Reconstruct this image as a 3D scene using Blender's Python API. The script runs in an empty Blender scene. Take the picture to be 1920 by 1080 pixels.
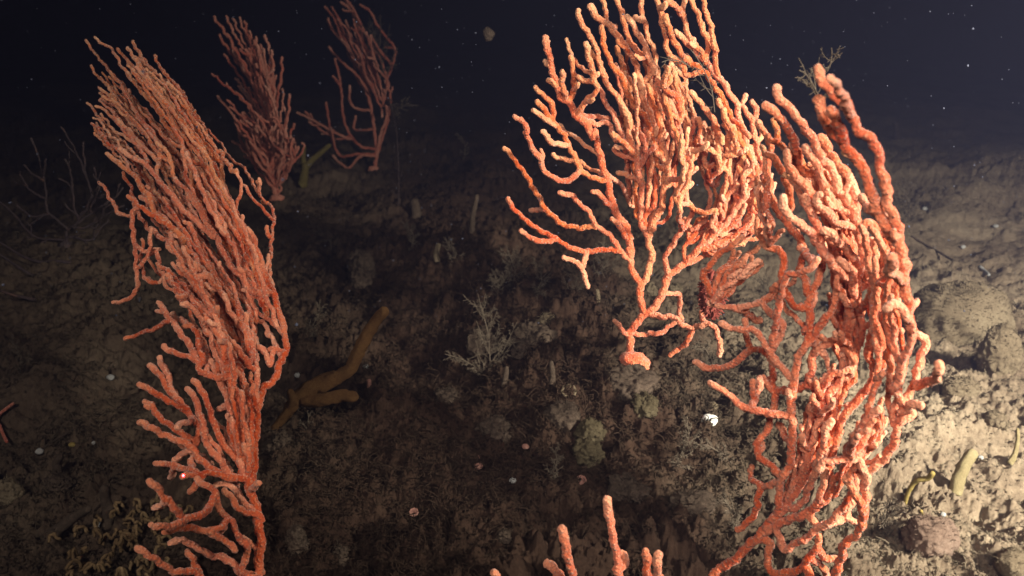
import bpy, math, random
import numpy as np
from mathutils import Vector

S = bpy.context.scene
COL = S.collection
RNG = np.random.default_rng(11)
random.seed(11)
R = math.radians

# ---------------------------------------------------------------- camera
F = 1663.0            # focal length in photograph pixels (1920 wide)
PITCH = R(18.0)
CAM = np.array([0.0, 0.0, 0.53])
FWD = np.array([0.0, math.cos(PITCH), -math.sin(PITCH)])
UPV = np.array([0.0, math.sin(PITCH), math.cos(PITCH)])
RGT = np.array([1.0, 0.0, 0.0])
cd = bpy.data.cameras.new('camera')
cam = bpy.data.objects.new('camera', cd)
COL.objects.link(cam)
cam.location = CAM
cam.rotation_euler = (math.pi / 2 - PITCH, 0, 0)
cd.sensor_width = 36.0
cd.lens = 36.0 * F / 1920.0
cd.clip_start = 0.01
cd.clip_end = 200.0
cd.dof.use_dof = True
cd.dof.focus_distance = 1.0
cd.dof.aperture_fstop = 9.0
S.camera = cam

# ---------------------------------------------------------------- world: deep dark water
w = bpy.data.worlds.new('World')
S.world = w
w.use_nodes = True
nt = w.node_tree
bg = nt.nodes['Background']
bg.inputs['Color'].default_value = (0.12, 0.12, 0.30, 1)
bg.inputs['Strength'].default_value = 0.010

S.view_settings.view_transform = 'Standard'
S.view_settings.look = 'None'
S.view_settings.exposure = 0.12
S.view_settings.gamma = 1.0
S.cycles.use_denoising = True
S.cycles.max_bounces = 5
S.cycles.volume_bounces = 0
S.cycles.volume_step_rate = 4.0

# ---------------------------------------------------------------- lamps of the camera vehicle, plus an added fill
def spot(name, loc, aim, power, color, size, blend, radius):
    l = bpy.data.lights.new(name, 'SPOT')
    l.energy = power
    l.color = color
    l.spot_size = R(size)
    l.spot_blend = blend
    l.shadow_soft_size = radius
    o = bpy.data.objects.new(name, l)
    COL.objects.link(o)
    o.location = loc
    d = Vector(aim) - Vector(loc)
    o.rotation_euler = d.to_track_quat('-Z', 'Y').to_euler()
    return o
spot('lamp_right', (1.20, 0.05, 0.82), (0.84, 1.12, 0.12), 860, (1.0, 0.92, 0.79), 92, 0.9, 0.09)
spot('lamp_left', (-0.58, -0.15, 0.96), (-0.40, 0.98, 0.40), 62, (1.0, 0.89, 0.82), 96, 1.0, 0.12)
spot('fill_lamp', (0.18, -0.18, 0.86), (0.38, 1.0, 0.46), 84, (1.0, 0.89, 0.82), 84, 1.0, 0.14)  # added fill near the camera, brightens the fronts of the fans

# ---------------------------------------------------------------- helpers
def tag(o, label=None, cat=None, group=None, kind=None):
    if label: o['label'] = label
    if cat: o['category'] = cat
    if group: o['group'] = group
    if kind: o['kind'] = kind
    return o

def link_mesh(name, V, Fq, mat, parent=None, smooth=True, loc=None, tip=None):
    """V (n,3) world coordinates, Fq list of int arrays (k,3)/(k,4)."""
    me = bpy.data.meshes.new(name)
    V = np.asarray(V, dtype=np.float32)
    if loc is not None:
        V = V - np.asarray(loc, dtype=np.float32)
    if not isinstance(Fq, (list, tuple)): Fq = [Fq]
    Fq = [np.asarray(f, dtype=np.int32) for f in Fq if len(f)]
    nl = sum(f.size for f in Fq); nf = sum(len(f) for f in Fq)
    me.vertices.add(len(V)); me.vertices.foreach_set('co', V.ravel())
    me.loops.add(nl); me.loops.foreach_set('vertex_index', np.concatenate([f.ravel() for f in Fq]))
    me.polygons.add(nf)
    tot = np.concatenate([np.full(len(f), f.shape[1], dtype=np.int32) for f in Fq])
    st = np.concatenate([[0], np.cumsum(tot)[:-1]]).astype(np.int32)
    me.polygons.foreach_set('loop_start', st)
    try: me.polygons.foreach_set('loop_total', tot)
    except Exception: pass
    me.update(calc_edges=True)
    if smooth: me.shade_smooth()
    if tip is not None:
        at = me.attributes.new('tip', 'FLOAT', 'POINT'); at.data.foreach_set('value', np.asarray(tip, dtype=np.float32))
    me.materials.append(mat)
    o = bpy.data.objects.new(name, me)
    COL.objects.link(o)
    if loc is not None and parent is None: o.location = loc
    if parent is not None: o.parent = parent
    return o

def empty(name, loc):
    o = bpy.data.objects.new(name, None)
    COL.objects.link(o)
    o.location = tuple(float(c) for c in loc)
    o.empty_display_size = 0.02
    return o

def unproj(px, py, d):
    px = np.asarray(px, float); py = np.asarray(py, float); d = np.asarray(d, float)
    return CAM + d[..., None] * (FWD + ((px - 960) / F)[..., None] * RGT - ((py - 540) / F)[..., None] * UPV)

# value noise in numpy
_P = RNG.random((256, 256))
def vn2(x, y, seed=0):
    x = np.asarray(x, float) + seed * 17.13; y = np.asarray(y, float) + seed * 9.71
    xi = np.floor(x).astype(int); yi = np.floor(y).astype(int)
    fx = x - xi; fy = y - yi
    fx = fx * fx * (3 - 2 * fx); fy = fy * fy * (3 - 2 * fy)
    a = _P[xi & 255, yi & 255]; b = _P[(xi + 1) & 255, yi & 255]
    c = _P[xi & 255, (yi + 1) & 255]; d = _P[(xi + 1) & 255, (yi + 1) & 255]
    return (a * (1 - fx) + b * fx) * (1 - fy) + (c * (1 - fx) + d * fx) * fy
def vn3(p, s, seed=0):
    p = np.asarray(p) * s
    z = p[..., 2] + seed * 3.3
    zi = np.floor(z).astype(int); fz = z - zi; fz = fz * fz * (3 - 2 * fz)
    def lay(k): return vn2(p[..., 0] + 37.7 * k, p[..., 1] - 21.3 * k, seed)
    # layers differ per cell
    out = np.empty(z.shape)
    a = vn2(p[..., 0] + 37.7 * zi, p[..., 1] - 21.3 * zi, seed)
    b = vn2(p[..., 0] + 37.7 * (zi + 1), p[..., 1] - 21.3 * (zi + 1), seed)
    return a * (1 - fz) + b * fz

# ---------------------------------------------------------------- the sea floor as a height function
BUMPS = [  # x, y, radius, height : lumps of the bottom
    (0.05, 1.30, 0.26, 0.07), (-0.05, 1.62, 0.25, 0.07), (0.14, 1.02, 0.12, 0.035), (-0.12, 0.98, .09, .03), (-0.28, 0.92, 0.15, 0.02),
    (0.55, 1.1, 0.2, 0.02), (0.9, 1.3, 0.3, 0.05), (-0.7, 0.75, 0.12, 0.03), (-0.55, 0.62, 0.10, 0.03),
    (0.0, 0.75, 0.12, 0.015), (0.38, 1.0, 0.10, 0.03), (-0.15, 1.25, 0.14, -0.04), (0.12, 0.95, 0.1, -0.025),
    (0.62, 0.72, 0.07, 0.02), (-0.9, 1.6, 0.4, 0.05), (1.6, 2.2, 0.7, 0.06),
]
def ground_h(x, y):
    h = 0.07 * (vn2(x * 1.7, y * 1.7, 1) - 0.5) + 0.045 * (vn2(x * 4.3, y * 4.3, 2) - 0.5)
    h = h + 0.030 * (vn2(x * 10, y * 10, 3) - 0.5) + 0.020 * (vn2(x * 23, y * 23, 4) - 0.5)
    far = np.clip((y - 2.5) / 6, 0, 1)
    h = h + 0.5 * far * (vn2(x * .35, y * .35, 5) - 0.45)
    for bx, by, br, bh in BUMPS:
        h = h + bh * np.exp(-((x - bx) ** 2 + (y - by) ** 2) / (br * br))
    return h
def ground_fine(x, y):
    h = ground_h(x, y)
    r1 = vn2(x * 52, y * 52, 6); r2 = vn2(x * 120, y * 120, 7); r3 = vn2(x * 290, y * 290, 8); r4 = vn2(x*620, y*620, 9)
    mound = np.exp(-((x - .05) ** 2 + (y - 1.25) ** 2) / .16)
    m = 0.5 + 1.1 * vn2(x * 6, y * 6, 12) + 0.9 * mound
    h = h + mound * 0.05 * (vn2(x * 31, y * 31, 14) - .5)
    m = m * (1 - .25 * np.clip((x - .3) / .3, 0, 1))
    h = h + m * (0.011 * (np.abs(r1 - 0.5) * 2 - .3) + 0.0085 * (r2 - 0.5) + 0.0050 * (r3 - 0.5) + 0.0026 * (r4 - .5))
    return h
def ground_at(px, py):
    d = FWD + (px - 960) / F * RGT - (py - 540) / F * UPV
    t = np.linspace(0.4, 14, 6000)
    P = CAM[None] + t[:, None] * d[None]
    hit = np.nonzero(P[:, 2] < ground_h(P[:, 0], P[:, 1]))[0]
    return P[hit[0]] if len(hit) else P[-1]

# ---------------------------------------------------------------- materials
def new_mat(name):
    m = bpy.data.materials.new(name); m.use_nodes = True
    n = m.node_tree
    b = n.nodes['Principled BSDF']
    return m, n, b
def ramp(n, fac, stops):
    r = n.nodes.new('ShaderNodeValToRGB')
    while len(r.color_ramp.elements) < len(stops): r.color_ramp.elements.new(0.5)
    for e, (p, c) in zip(r.color_ramp.elements, stops):
        e.position = p; e.color = (*c, 1)
    n.links.new(fac, r.inputs['Fac'])
    return r
def noise(n, scale, detail=4, rough=0.6, coord='Object'):
    tc = n.nodes.new('ShaderNodeTexCoord')
    t = n.nodes.new('ShaderNodeTexNoise')
    t.inputs['Scale'].default_value = scale
    t.inputs['Detail'].default_value = detail
    t.inputs['Roughness'].default_value = rough
    n.links.new(tc.outputs[coord], t.inputs['Vector'])
    return t
def bump(n, b, h, strength, dist):
    bp = n.nodes.new('ShaderNodeBump')
    bp.inputs['Strength'].default_value = strength
    bp.inputs['Distance'].default_value = dist
    n.links.new(h, bp.inputs['Height'])
    n.links.new(bp.outputs['Normal'], b.inputs['Normal'])

def coral_mat(name, deep, mid, pale, sheen=0.5):
    m, n, b = new_mat(name)
    big = noise(n, 22, 3, 0.6)
    vor = n.nodes.new('ShaderNodeTexVoronoi')
    vor.inputs['Scale'].default_value = 330
    tc = n.nodes.new('ShaderNodeTexCoord')
    n.links.new(tc.outputs['Object'], vor.inputs['Vector'])
    base = ramp(n, big.outputs['Fac'], [(0.32, deep), (0.5, mid), (0.72, tuple(0.5 * a + 0.5 * c for a, c in zip(mid, pale)))])
    pol = ramp(n, vor.outputs['Distance'], [(0.12, (1, 1, 1)), (0.42, (0, 0, 0))])
    mx = n.nodes.new('ShaderNodeMixRGB')
    n.links.new(base.outputs['Color'], mx.inputs['Color1'])
    mx.inputs['Color2'].default_value = (*pale, 1)
    mul = n.nodes.new('ShaderNodeMath'); mul.operation = 'MULTIPLY'
    n.links.new(pol.outputs['Color'], mul.inputs[0]); mul.inputs[1].default_value = 0.6
    n.links.new(mul.outputs[0], mx.inputs['Fac'])
    at = n.nodes.new('ShaderNodeAttribute'); at.attribute_name = 'tip'
    tm = n.nodes.new('ShaderNodeMixRGB'); n.links.new(at.outputs['Fac'], tm.inputs['Fac'])
    n.links.new(mx.outputs['Color'], tm.inputs['Color1']); tm.inputs['Color2'].default_value = (*[min(1, c * 1.05) for c in pale], 1)
    oi = n.nodes.new('ShaderNodeObjectInfo')
    hs = n.nodes.new('ShaderNodeHueSaturation')
    for sock, lo, hi in (('Hue', 0.495, 0.505), ('Saturation', 1.1, 0.95), ('Value', 0.86, 1.13)):
        mr = n.nodes.new('ShaderNodeMapRange'); mr.inputs['To Min'].default_value = lo; mr.inputs['To Max'].default_value = hi
        n.links.new(oi.outputs['Random'], mr.inputs['Value']); n.links.new(mr.outputs['Result'], hs.inputs[sock])
    n.links.new(tm.outputs['Color'], hs.inputs['Color'])
    # patches of silt and fuzz on the skin
    sn = noise(n, 70, 6, 0.75)
    sr = ramp(n, sn.outputs['Fac'], [(0.56, (0, 0, 0)), (0.70, (1, 1, 1))])
    sm = n.nodes.new('ShaderNodeMath'); sm.operation = 'MULTIPLY'; n.links.new(sr.outputs['Color'], sm.inputs[0]); sm.inputs[1].default_value = 0.32
    sx = n.nodes.new('ShaderNodeMixRGB'); n.links.new(sm.outputs[0], sx.inputs['Fac'])
    n.links.new(hs.outputs['Color'], sx.inputs['Color1']); sx.inputs['Color2'].default_value = (0.34, 0.17, 0.09, 1)
    n.links.new(sx.outputs['Color'], b.inputs['Base Color'])
    b.inputs['Roughness'].default_value = 0.8
    b.inputs['Specular IOR Level'].default_value = 0.12
    b.inputs['Sheen Weight'].default_value = sheen
    b.inputs['Sheen Roughness'].default_value = 0.4
    b.inputs['Sheen Tint'].default_value = (1.0, 0.75, 0.62, 1)
    b.inputs['Subsurface Weight'].default_value = 0.0
    fine = noise(n, 420, 3, 0.7)
    ad = n.nodes.new('ShaderNodeMath'); ad.operation = 'SUBTRACT'
    n.links.new(fine.outputs['Fac'], ad.inputs[0]); n.links.new(vor.outputs['Distance'], ad.inputs[1])
    bump(n, b, ad.outputs[0], 0.85, 0.0026)
    return m
M_CORAL = coral_mat('coral_skin', (0.44, 0.088, 0.045), (0.59, 0.142, 0.068), (0.85, 0.40, 0.23))
M_CORAL_Y = coral_mat('coral_skin_ochre', (0.47, 0.115, 0.05), (0.61, 0.18, 0.078), (0.85, 0.46, 0.24))
M_CORAL_FAR = coral_mat('coral_skin_dimmed', (0.32, 0.09, 0.062), (0.42, 0.135, 0.09), (0.52, 0.27, 0.20), 0.2)  # coral skin darkened: light falloff on the far fans is put into the colour
M_GREYCORAL = coral_mat('grey_coral_skin', (0.035, 0.024, 0.024), (0.052, 0.037, 0.037), (0.09, 0.066, 0.064), 0.05)

def dirt_mat(name, dark, mid, light, sc=1.0, bs=1.0, shade_tint=None):
    m, n, b = new_mat(name)
    a = noise(n, 3.0 * sc, 5, 0.65)
    c = noise(n, 85 * sc, 9, 0.85)
    mx = n.nodes.new('ShaderNodeMath'); mx.operation = 'MULTIPLY_ADD'
    n.links.new(a.outputs['Fac'], mx.inputs[0]); mx.inputs[1].default_value = 0.45
    ml = n.nodes.new('ShaderNodeMath'); ml.operation = 'MULTIPLY'
    n.links.new(c.outputs['Fac'], ml.inputs[0]); ml.inputs[1].default_value = 0.55
    n.links.new(ml.outputs[0], mx.inputs[2])
    r = ramp(n, mx.outputs[0], [(0.38, dark), (0.5, mid), (0.63, light)])
    col = r.outputs['Color']
    if shade_tint:   # shade of the middle painted in with its brown turf tone; pale sediment right
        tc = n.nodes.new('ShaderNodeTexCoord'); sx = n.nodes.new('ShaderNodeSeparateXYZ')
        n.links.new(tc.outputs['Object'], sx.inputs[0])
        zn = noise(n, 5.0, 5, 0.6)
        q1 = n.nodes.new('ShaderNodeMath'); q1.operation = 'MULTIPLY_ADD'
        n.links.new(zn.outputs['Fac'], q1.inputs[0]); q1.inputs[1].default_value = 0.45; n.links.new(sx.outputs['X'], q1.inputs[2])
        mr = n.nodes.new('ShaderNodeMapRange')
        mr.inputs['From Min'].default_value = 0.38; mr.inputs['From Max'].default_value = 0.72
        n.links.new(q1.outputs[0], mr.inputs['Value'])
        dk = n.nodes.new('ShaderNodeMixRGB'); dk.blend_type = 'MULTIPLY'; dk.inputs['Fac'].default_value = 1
        n.links.new(col, dk.inputs['Color1']); dk.inputs['Color2'].default_value = (*shade_tint, 1)
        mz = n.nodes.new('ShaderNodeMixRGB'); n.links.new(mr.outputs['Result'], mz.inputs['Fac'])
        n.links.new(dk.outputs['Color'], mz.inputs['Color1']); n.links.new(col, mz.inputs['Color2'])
        ml2 = n.nodes.new('ShaderNodeMapRange')       # painted shade partly lifted at the left
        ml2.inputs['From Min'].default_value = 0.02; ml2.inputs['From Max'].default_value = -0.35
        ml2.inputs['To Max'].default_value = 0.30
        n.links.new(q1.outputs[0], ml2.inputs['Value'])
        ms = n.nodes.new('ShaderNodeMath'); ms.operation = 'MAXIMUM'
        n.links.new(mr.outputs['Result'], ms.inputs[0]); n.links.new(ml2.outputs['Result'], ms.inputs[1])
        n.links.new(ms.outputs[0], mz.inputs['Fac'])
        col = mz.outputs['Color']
    n.links.new(col, b.inputs['Base Color'])
    b.inputs['Roughness'].default_value = 0.95
    b.inputs['Specular IOR Level'].default_value = 0.1
    f = noise(n, 190 * sc, 7, 0.85)
    bump(n, b, f.outputs['Fac'], 1.0 * bs, 0.006)
    return m
M_GROUND = dirt_mat('sediment', (0.12, 0.086, 0.058), (0.27, 0.208, 0.138), (0.42, 0.34, 0.23), shade_tint=(0.20, 0.150, 0.145))
M_TURF = dirt_mat('turf_fibre', (0.12, 0.095, 0.062), (0.24, 0.195, 0.13), (0.38, 0.32, 0.22), shade_tint=(0.23, 0.178, 0.172))
M_SPONGE = dirt_mat('sponge_skin', (0.13, 0.10, 0.062), (0.23, 0.18, 0.115), (0.34, 0.28, 0.18), 3, 1.0)
M_YSPONGE = dirt_mat('yellow_sponge_skin', (0.16, 0.075, 0.028), (0.25, 0.125, 0.042), (0.34, 0.19, 0.075), 4, 1.5)
M_YELLOW = dirt_mat('ochre_skin', (0.15, 0.11, 0.03), (0.25, 0.19, 0.06), (0.34, 0.27, 0.11), 3, 0.5)
M_WHITE = dirt_mat('white_skin', (0.18, 0.18, 0.165), (0.27, 0.27, 0.25), (0.38, 0.38, 0.36), 4, 0.3)
M_PINK = dirt_mat('pink_skin', (0.16, 0.075, 0.055), (0.22, 0.11, 0.085), (0.3, 0.18, 0.14), 4, 0.4)
M_SNOW = dirt_mat('snow_skin', (0.04, 0.045, 0.065), (0.065, 0.072, 0.10), (0.12, 0.13, 0.17), 4, 0.2)
M_HYDROID = dirt_mat('hydroid_skin', (0.06, 0.046, 0.034), (0.10, 0.08, 0.057), (0.16, 0.13, 0.095), 4, 0.2)
M_REDTUFT = dirt_mat('dark_red_skin', (0.14, 0.03, 0.022), (0.26, 0.06, 0.045), (0.38, 0.13, 0.09), 5, 0.5)
M_OCHRELACE = dirt_mat('ochre_lace', (0.07, 0.045, 0.022), (0.13, 0.085, 0.042), (0.24, 0.17, 0.09), 5, 0.3)
M_ROCK = dirt_mat('rock', (0.04, 0.03, 0.02), (0.085, 0.062, 0.044), (0.17, 0.125, 0.09), 3, 0.8)
M_CRUST = dirt_mat('crust_skin', (0.12, 0.08, 0.055), (0.24, 0.165, 0.12), (0.36, 0.27, 0.2), 3, 0.9)
M_DIMYELLOW = dirt_mat('dim_yellow_skin', (0.09, 0.07, 0.02), (0.14, 0.11, 0.035), (0.2, 0.16, 0.06), 3, 0.9)
M_FINGER = dirt_mat('finger_skin', (0.26, 0.21, 0.10), (0.40, 0.33, 0.17), (0.52, 0.45, 0.26), 4, 1.0)
M_BRIGHT = dirt_mat('bright_skin', (0.5, 0.5, 0.47), (0.65, 0.65, 0.6), (0.8, 0.8, 0.76), 4, 0.3)
# ---------------------------------------------------------------- tubes
def catmull(P, step):
    """Resample polyline P (n,k) smoothly; first three columns are xyz."""
    P = np.asarray(P, float)
    if len(P) == 2: P = np.vstack([P[0], (P[0] + P[1]) / 2, P[1]])
    Q = np.vstack([2 * P[0] - P[1], P, 2 * P[-1] - P[-2]])
    out = []
    for i in range(1, len(Q) - 2):
        L = np.linalg.norm(Q[i + 1, :3] - Q[i, :3])
        n = max(1, int(round(L / step)))
        t = (np.arange(n) / n)[:, None]
        a, b, c, d = Q[i - 1], Q[i], Q[i + 1], Q[i + 2]
        out.append(0.5 * (2 * b + (c - a) * t + (2 * a - 5 * b + 4 * c - d) * t ** 2 + (3 * b - a - 3 * c + d) * t ** 3))
    out.append(Q[-2][None])
    return np.vstack(out)

def tube(C, rad, sides=10, knob=0.0, cap=True, rng=RNG, rand=0.0):
    """C (n,3) centre line, rad (n,) radii -> V, quads, tris"""
    C = np.asarray(C, float); n = len(C)
    rad = np.broadcast_to(np.asarray(rad, float), (n,)).copy()
    if cap:   # rounded end
        T = C[-1] - C[-2]; T = T / (np.linalg.norm(T) + 1e-12)
        ex = np.array([0.45, 0.8, 0.97]); r0 = rad[-1]
        C = np.vstack([C, C[-1] + T[None] * (ex * r0)[:, None]])
        rad = np.concatenate([rad, r0 * np.sqrt(1 - ex ** 2)])
        n += 3
    T = np.gradient(C, axis=0); T /= np.linalg.norm(T, axis=1)[:, None] + 1e-12
    N = np.empty_like(T)
    a = np.array([0, 0, 1.0]) if abs(T[0, 2]) < 0.9 else np.array([1.0, 0, 0])
    v = np.cross(T[0], a); v /= np.linalg.norm(v)
    for i in range(n):
        v = v - T[i] * v.dot(T[i]); v /= np.linalg.norm(v) + 1e-12
        N[i] = v
    B = np.cross(T, N)
    th = np.arange(sides) * 2 * math.pi / sides
    rr = rad[:, None] * np.ones((1, sides))
    if knob > 0:
        D0 = N[:, None] * np.cos(th)[None, :, None] + B[:, None] * np.sin(th)[None, :, None]
        P0 = C[:, None] + D0 * rr[..., None]
        k = 0.95 * (vn3(P0, 330, 3) - 0.5) + 0.35 * (vn3(P0, 110, 5) - 0.5) + 0.55 * (rng.random(rr.shape) - 0.5)
        rr = rr * (1 + knob * k)
    V = C[:, None] + N[:, None] * (np.cos(th)[None, :] * rr)[..., None] + B[:, None] * (np.sin(th)[None, :] * rr)[..., None]
    V = V.reshape(-1, 3)
    i = np.arange(n - 1)[:, None] * sides; j = np.arange(sides)[None]; j2 = (j + 1) % sides
    Q = np.stack([i + j, i + j2, i + sides + j2, i + sides + j], -1).reshape(-1, 4)
    # end points
    V = np.vstack([V, C[0] , C[-1]])
    a0 = len(V) - 2; b0 = len(V) - 1
    js = np.arange(sides); js2 = (js + 1) % sides
    Tt = np.vstack([np.stack([np.full(sides, a0), js2, js], -1), np.stack([np.full(sides, b0), (n - 1) * sides + js, (n - 1) * sides + js2], -1)])
    return V, Q, Tt

class Bag:
    def __init__(s): s.V = []; s.Q = []; s.T = []; s.n = 0
    def add(s, V, Q, T=None):
        s.V.append(V); s.Q.append(np.asarray(Q) + s.n)
        if T is not None and len(T): s.T.append(np.asarray(T) + s.n)
        s.n += len(V)
    def build(s, name, mat, parent=None, loc=None, smooth=True):
        fs = [np.vstack(s.Q)] if s.Q else []
        if s.T: fs.append(np.vstack(s.T))
        return link_mesh(name, np.vstack(s.V), fs, mat, parent, smooth, loc)

TILES = {'L1': (120, 50, 4), 'L2': (120, 300, 4), 'L3': (160, 550, 4), 'L4': (160, 810, 4),
         'M1': (930, 0, 4), 'M2': (930, 240, 4), 'M3': (1030, 450, 4),
         'R1': (1280, 130, 4), 'R2': (1280, 370, 4), 'R3': (1300, 590, 4), 'R4': (1300, 810, 4),
         'P': (0, 0, 1), 'C': (380, 0, 2.7), 'G': (0, 200, 2.16), 'D': (880, 650, 2.512)}
def pts(s):
    t = (0, 0, 1); out = []
    for w_ in s.split():
        if ',' in w_:
            a, b = w_.split(','); out.append((t[0] + float(a) / t[2], t[1] + float(b) / t[2]))
        else: t = TILES[w_]
    return np.array(out)
def resamp(P, n):
    d = np.concatenate([[0], np.cumsum(np.linalg.norm(np.diff(P, axis=0), axis=1))])
    t = np.linspace(0, d[-1], n)
    return np.stack([np.interp(t, d, P[:, k]) for k in range(P.shape[1])], 1)

class Fan:
    """A coral traced branch by branch. D(x,y) gives the distance of the fan's sheet."""
    def __init__(s, name, label, cat, D, mat, r0, r1, base, group=None, seed=1, step=0.0022, sides=10, knob=0.55, snap=34, mat2=None, yz=None, rs=0.8, yr=None):
        s.rs = rs; s.yr = yr; s.D = D; s.mat = mat; s.r0 = r0; s.r1 = r1; s.rng = np.random.default_rng(seed)
        s.step = step; s.sides = sides; s.knob = knob; s.snap = snap
        s.nodes = np.zeros((0, 3)); s.owner = np.zeros(0, int)   # px, py, depth offset
        s.br = []                                               # (level, object, level-1 object)
        s.root = empty(name, base); s.base = np.array(base, float)
        s.root['label'] = label; s.root['category'] = cat
        if group: s.root['group'] = group
        s.mat2 = mat2; s.yz = yz
    def add(s, P, off=None, r=1.0, wig=1.0, taper=None):
        """P: trace string or pixel array; off: depth of the tip against its root (m)."""
        rng = s.rng
        if isinstance(P, str): P = pts(P)
        P = np.asarray(P, float)
        if off is None: off = rng.normal(0, 0.022)
        z0 = 0.0; own = -1
        rr0 = s.r0
        if len(s.nodes):
            d = np.hypot(s.nodes[:, 0] - P[0, 0], s.nodes[:, 1] - P[0, 1])
            vx, vy = P[1] - P[0]; vl = math.hypot(vx, vy) + 1e-6
            cs = ((P[0, 0] - s.nodes[:, 0]) * vx + (P[0, 1] - s.nodes[:, 1]) * vy) / (d * vl + 1e-6)
            sc = np.where(d < s.snap, (d + 3) * (2.0 - 1.6 * cs * np.clip(d / 6, 0, 1)), 1e6 + d)
            k = int(np.argmin(sc))
            if d[k] < s.snap:
                own = s.owner[k]; z0 = s.nodes[k, 2]
                if d[k] > 2: P = np.vstack([s.nodes[k, :2], P]) if d[k] > 9 else np.vstack([s.nodes[k, :2], P[1:]])
                if len(P) < 2: return None
        n = len(P)
        seg = np.concatenate([[0], np.cumsum(np.linalg.norm(np.diff(P, axis=0), axis=1))]); t = seg / max(seg[-1], 1e-6)
        z = z0 + off * np.clip(t * 1.2, 0, 1) ** 1.0 
        dep = s.D(P[:, 0], P[:, 1]) + z
        W = unproj(P[:, 0], P[:, 1], dep)
        C = catmull(np.hstack([W, z[:, None], P]), s.step)
        Wc = C[:, :3]
        m = len(C)
        ph = rng.random(6) * 6.28
        q = np.arange(m) * s.step
        amp = 0.0008 * wig * np.minimum(1, q / 0.012)
        Wc = Wc + np.stack([amp * np.sin(q * 190 + ph[i]) + amp * .7 * np.sin(q * 420 + ph[i + 3]) for i in range(3)], 1)
        tt = np.linspace(0, 1, m)
        L = q[-1] if m > 1 else 0
        level = 0 if own < 0 and not s.br else (1 if own < 0 else min(s.br[own][0] + 1, 2))
        r = r * s.rs
        ra = s.r0 * r if level else s.r0 * 1.15 * r
        rb = s.r1 * r
        if taper: rb = s.r1 * taper
        rad = ra + (rb - ra) * tt
        if s.yr: rad = rad * s.yr(C[:, 4], C[:, 5])
        rad = rad * (1 + 0.07 * np.sin(q * 70 + ph[0]) * np.sin(q * 31 + ph[1]))
        rad = rad * (1 + 0.10 * np.exp(-((q - L + 0.004) / 0.006) ** 2))        # slightly swollen tip
        V, Q, T = tube(Wc, rad, s.sides, s.knob, rng=rng)
        mat = s.mat
        if s.mat2 is not None and (s.yz(P[:, 0].mean(), P[:, 1].mean()) + rng.normal(0, .15)) > 0.5: mat = s.mat2
        if level == 0: nm, par, l1 = 'stem', s.root, None
        elif level == 1: nm, par, l1 = 'branch', s.root, None
        else:
            l1 = s.br[own][2]; nm, par = 'twig', l1
        tp = np.zeros(len(V)); mm = m + 3
        dist = np.maximum(0, L - np.concatenate([q, [L, L, L]]))
        tp[:mm * s.sides] = np.repeat(np.exp(-(dist / 0.010) ** 2) * .42, s.sides); tp[-1] = .42
        o = link_mesh(nm, V - s.base, [Q, T], mat, par, tip=tp)
        s.br.append((level, o, o if level <= 1 else l1))
        idx = len(s.br) - 1
        keep = C[::max(1, int(0.006 / s.step))]
        s.nodes = np.vstack([s.nodes, np.stack([keep[:, 4], keep[:, 5], keep[:, 3]], 1)])
        s.owner = np.concatenate([s.owner, np.full(len(keep), idx)])
        return o
    def many(s, txt):
        """one branch per line: [off] [r=..] trace"""
        for ln in txt.strip().splitlines():
            ln = ln.strip()
            if not ln or ln.startswith('#'): continue
            off = None; r = 1.0
            w_ = ln.split()
            while w_ and w_[0][0] in 'or' and '=' in w_[0]:
                k, v = w_[0].split('='); w_ = w_[1:]
                if k == 'o': off = float(v)
                else: r = float(v)
            s.add(' '.join(w_), off, r)
    def bundle(s, a, b, n, off=(0.0, 0.03), r=0.9, start=(0, 0.55), end=(0.6, 1.0), jit=2.4):
        A = resamp(pts(a), 14); B = resamp(pts(b), 14); rng = s.rng
        for i in range(n):
            u = (i + rng.random()) / n
            P = A * (1 - u) + B * u
            t0 = rng.uniform(*start); t1 = max(t0 + 0.3, rng.uniform(*end)); t1 = min(t1, 1.0)
            P = resamp(P, 60)[int(t0 * 59):int(t1 * 59) + 1]
            P = resamp(P, max(4, int(len(P) / 7)))
            J = rng.normal(0, jit, P.shape); J[0] *= .3
            J = J + np.sin(np.linspace(0, 3, len(P)) + rng.random() * 6)[:, None] * rng.normal(0, jit, 2)
            s.add(P + J, rng.normal(*off), r * rng.uniform(.85, 1.1))
    def spurs(s, n, ln=(14, 34), ang=(30, 60), region=None, r=0.9, bias=None):
        """short side twigs off existing branches"""
        rng = s.rng
        N = s.nodes.copy(); ow = s.owner.copy()
        for _ in range(n * 6):
            if n <= 0: break
            k = rng.integers(2, len(N) - 3)
            if ow[k - 2] != ow[k + 2]: continue
            p = N[k, :2]
            if region and not (region[0] < p[0] < region[2] and region[1] < p[1] < region[3]): continue
            t = N[k + 2, :2] - N[k - 2, :2]; t = t / (np.linalg.norm(t) + 1e-6)
            a = R(rng.uniform(*ang)) * rng.choice([-1, 1])
            d1 = np.array([t[0] * math.cos(a) - t[1] * math.sin(a), t[0] * math.sin(a) + t[1] * math.cos(a)])
            L = rng.uniform(*ln)
            p1 = p + d1 * L * .5; p2 = p1 + (t * .6 + d1 * .4 + (bias if bias is not None else 0)) * L * .5
            s.add(np.array([p, p1, p2]), rng.normal(0, 0.012), r)
            n -= 1
    def holdfast(s, p, rad):
        V, Fq = blob(np.array(p), (rad * 1.5, rad * 1.5, rad), 0.25, 40, 24, 60)
        return link_mesh('holdfast', V - s.base, [Fq], s.mat, s.root)

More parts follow.
